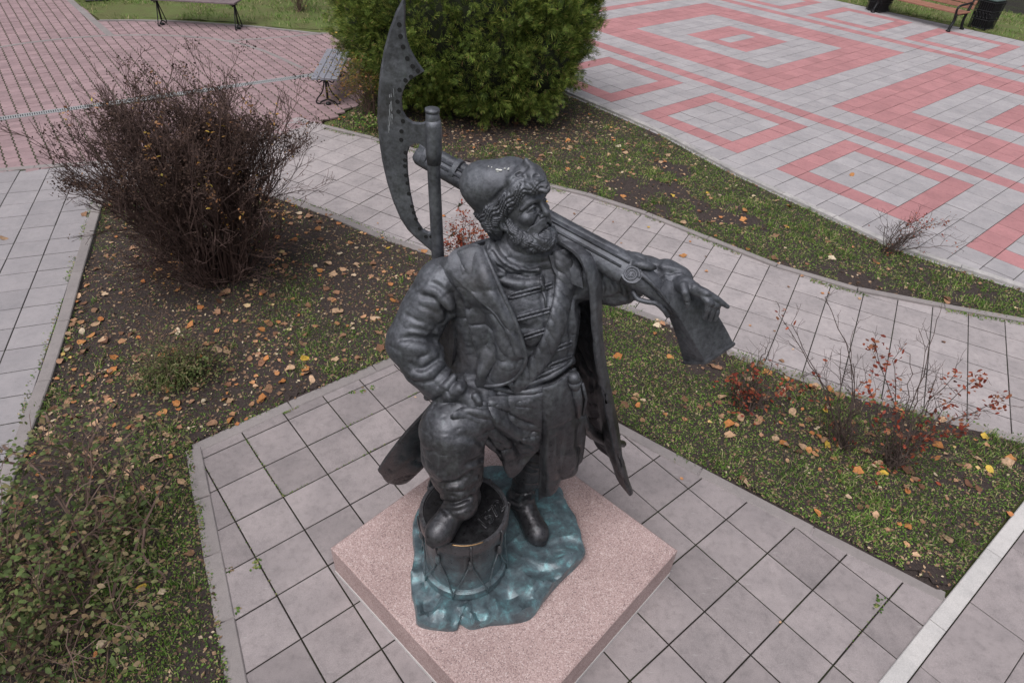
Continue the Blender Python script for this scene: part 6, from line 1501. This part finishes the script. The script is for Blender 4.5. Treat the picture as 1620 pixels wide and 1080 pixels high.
for k in range(nr):
    a0 = 2*math.pi*(k+.3)/nr; a1 = a0+math.pi/nr
    def dp(a, z, r=.288): return (DC[0]+r*math.cos(a), DC[1]+r*math.sin(a), z)
    mb = MB().tube([dp(a0, DZ+.0, .284), dp(a0, DZ-.02, .296), dp(a0, DZ-.10, .294), dp(a0+.02, .80, .276), dp(a1-.2, .66, .272), dp(a1-.02, .52, .300), dp(a1, .46, .302)], .0065, 5)
    mb.tube([dp(a1, .46, .302), dp(a1+.02, .52, .300), dp(a1+.22, .66, .272), dp(a1+math.pi/nr-.02, .80, .276)], .0065, 5)
    to_statue(mb.build('drum_rope', BRONZE_P, STATUE, True))
    to_statue(MB().tube([dp(a0, .86, .278), dp(a0, .80, .28), dp(a0, .77, .276)], [.012, .02, .012], 6).build('drum_tug', BRONZE_P, STATUE, True))
# the year on the skin
yc = bpy.data.curves.new('year_text', 'FONT'); yc.body = '1572'; yc.size = .118; yc.extrude = .006; yc.align_x = 'CENTER'; yc.align_y = 'CENTER'; yc.shear = .15; yc.fill_mode = 'NONE'; yc.bevel_depth = .0028; yc.bevel_resolution = 1
yo = bpy.data.objects.new('year_tmp', yc); COL.objects.link(yo)
ym = bpy.data.meshes.new_from_object(yo.evaluated_get(bpy.context.evaluated_depsgraph_get())); bpy.data.objects.remove(yo)
ym.materials.clear(); yr = link('year_relief', ym, BRONZE, STATUE); yr.location = gp(777, 815, 1.022); yr.rotation_euler = (0, 0, math.radians(55)); to_statue(yr)

# ------------------------------------------------------------------ cast rock under drum and boot
rk_out = [(655, 880), (650, 925), (657, 965), (662, 990), (700, 998), (722, 997), (728, 988), (745, 996), (775, 990), (800, 988), (838, 980), (860, 952), (886, 922), (918, 890), (921, 868), (908, 825), (893, 800), (884, 778), (852, 765), (790, 745), (700, 770), (664, 812), (655, 845)]
RZ = .335
base = [np.array(gp(x, y, RZ))[:2] for x, y in rk_out]
base = spline2(base+[base[0]], n=6)[:-1]; nb = len(base); cen = V(-.03, 2.62)
rr = random.Random(5); V_ = []; F_ = []
levels = [(1.0, .0), (1.004, .034), (.998, .064), (.984, .082), (.95, .086), (.90, .086), (.85, .086), (.79, .088), (.70, .088), (.6, .09), (.45, .092), (.25, .092)]
for li, (k, z) in enumerate(levels):
    for i, p in enumerate(base):
        q = cen+(p-cen)*k; w = mnoise.noise(Vector((q[0]*6, q[1]*6, li*.3)))*.5 + mnoise.noise(Vector((q[0]*22, q[1]*22, 5)))*.3
        rid = abs(mnoise.noise(Vector((q[0]*6, q[1]*6, 2.2))))
        cr = 1-abs(mnoise.noise(Vector((q[0]*5.0+3, q[1]*5.0, 1.2))))*3.2; zz = RZ+z+(w*.05-rid*.06+.010+.042*max(cr, 0))*(.35+.65*min(1, max(0, (3.0-q[1])*1.3)))*(1 if 0 < li < 9 else .4 if li else 0)
        if 0 < li < 8: q = q+V(*(w*.03*np.array([1, -1])))
        V_.append((q[0], q[1], zz))
V_.append((cen[0], cen[1], RZ+.09))
for li in range(len(levels)-1):
    F_ += [(li*nb+i, li*nb+(i+1) % nb, (li+1)*nb+(i+1) % nb, (li+1)*nb+i) for i in range(nb)]
F_ += [((len(levels)-1)*nb+i, (len(levels)-1)*nb+(i+1) % nb, len(V_)-1) for i in range(nb)]
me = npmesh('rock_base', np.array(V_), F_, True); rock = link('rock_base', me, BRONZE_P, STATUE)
bm = bmesh.new(); bm.from_mesh(me); bmesh.ops.recalc_face_normals(bm, faces=bm.faces); bmesh.ops.triangulate(bm, faces=bm.faces); bm.to_mesh(me); bm.free()
me.polygons.foreach_set('use_smooth', [True]*len(me.polygons)); sharp(rock, 34)
to_statue(rock)

# small pieces hang on the part they belong to
byname = {}
for o in STATUE.children: byname.setdefault(o.name.split('.')[0], []).append(o)
for kid, part in (('hole_disc', 'axe_blade'), ('pale_streak', 'axe_blade'), ('shaft_cap', 'axe_shaft'), ('axe_socket', 'axe_shaft'), ('muzzle_bore', 'barrel'), ('barrel_band', 'barrel'), ('side_moulding', 'fore_stock'), ('butt', 'stock'), ('butt_plate', 'stock'), ('lock_scroll', 'stock'), ('lock_plate', 'stock'), ('lock_tail', 'stock'), ('hammer', 'stock'), ('trigger_guard', 'stock'), ('drum_hoop', 'drum_shell'), ('drum_skin', 'drum_shell'), ('worn_rim', 'drum_shell'), ('drum_rope', 'drum_shell'), ('drum_tug', 'drum_shell'), ('year_relief', 'drum_shell'), ('sabre_pommel', 'sabre_grip'), ('sabre_guard', 'sabre_grip'), ('lapel', 'coat_front'), ('hem', 'coat_front'), ('white_stain', 'fur_hat'), ('frogging_loop', 'body'), ('collar_knot', 'body'), ('waist_wrap', 'body'), ('beard', 'head')):
    for o in byname.get(kid, []):
        o.parent = byname[part][0]; o.matrix_parent_inverse = Matrix.Identity(4)
bpy.context.view_layer.update()
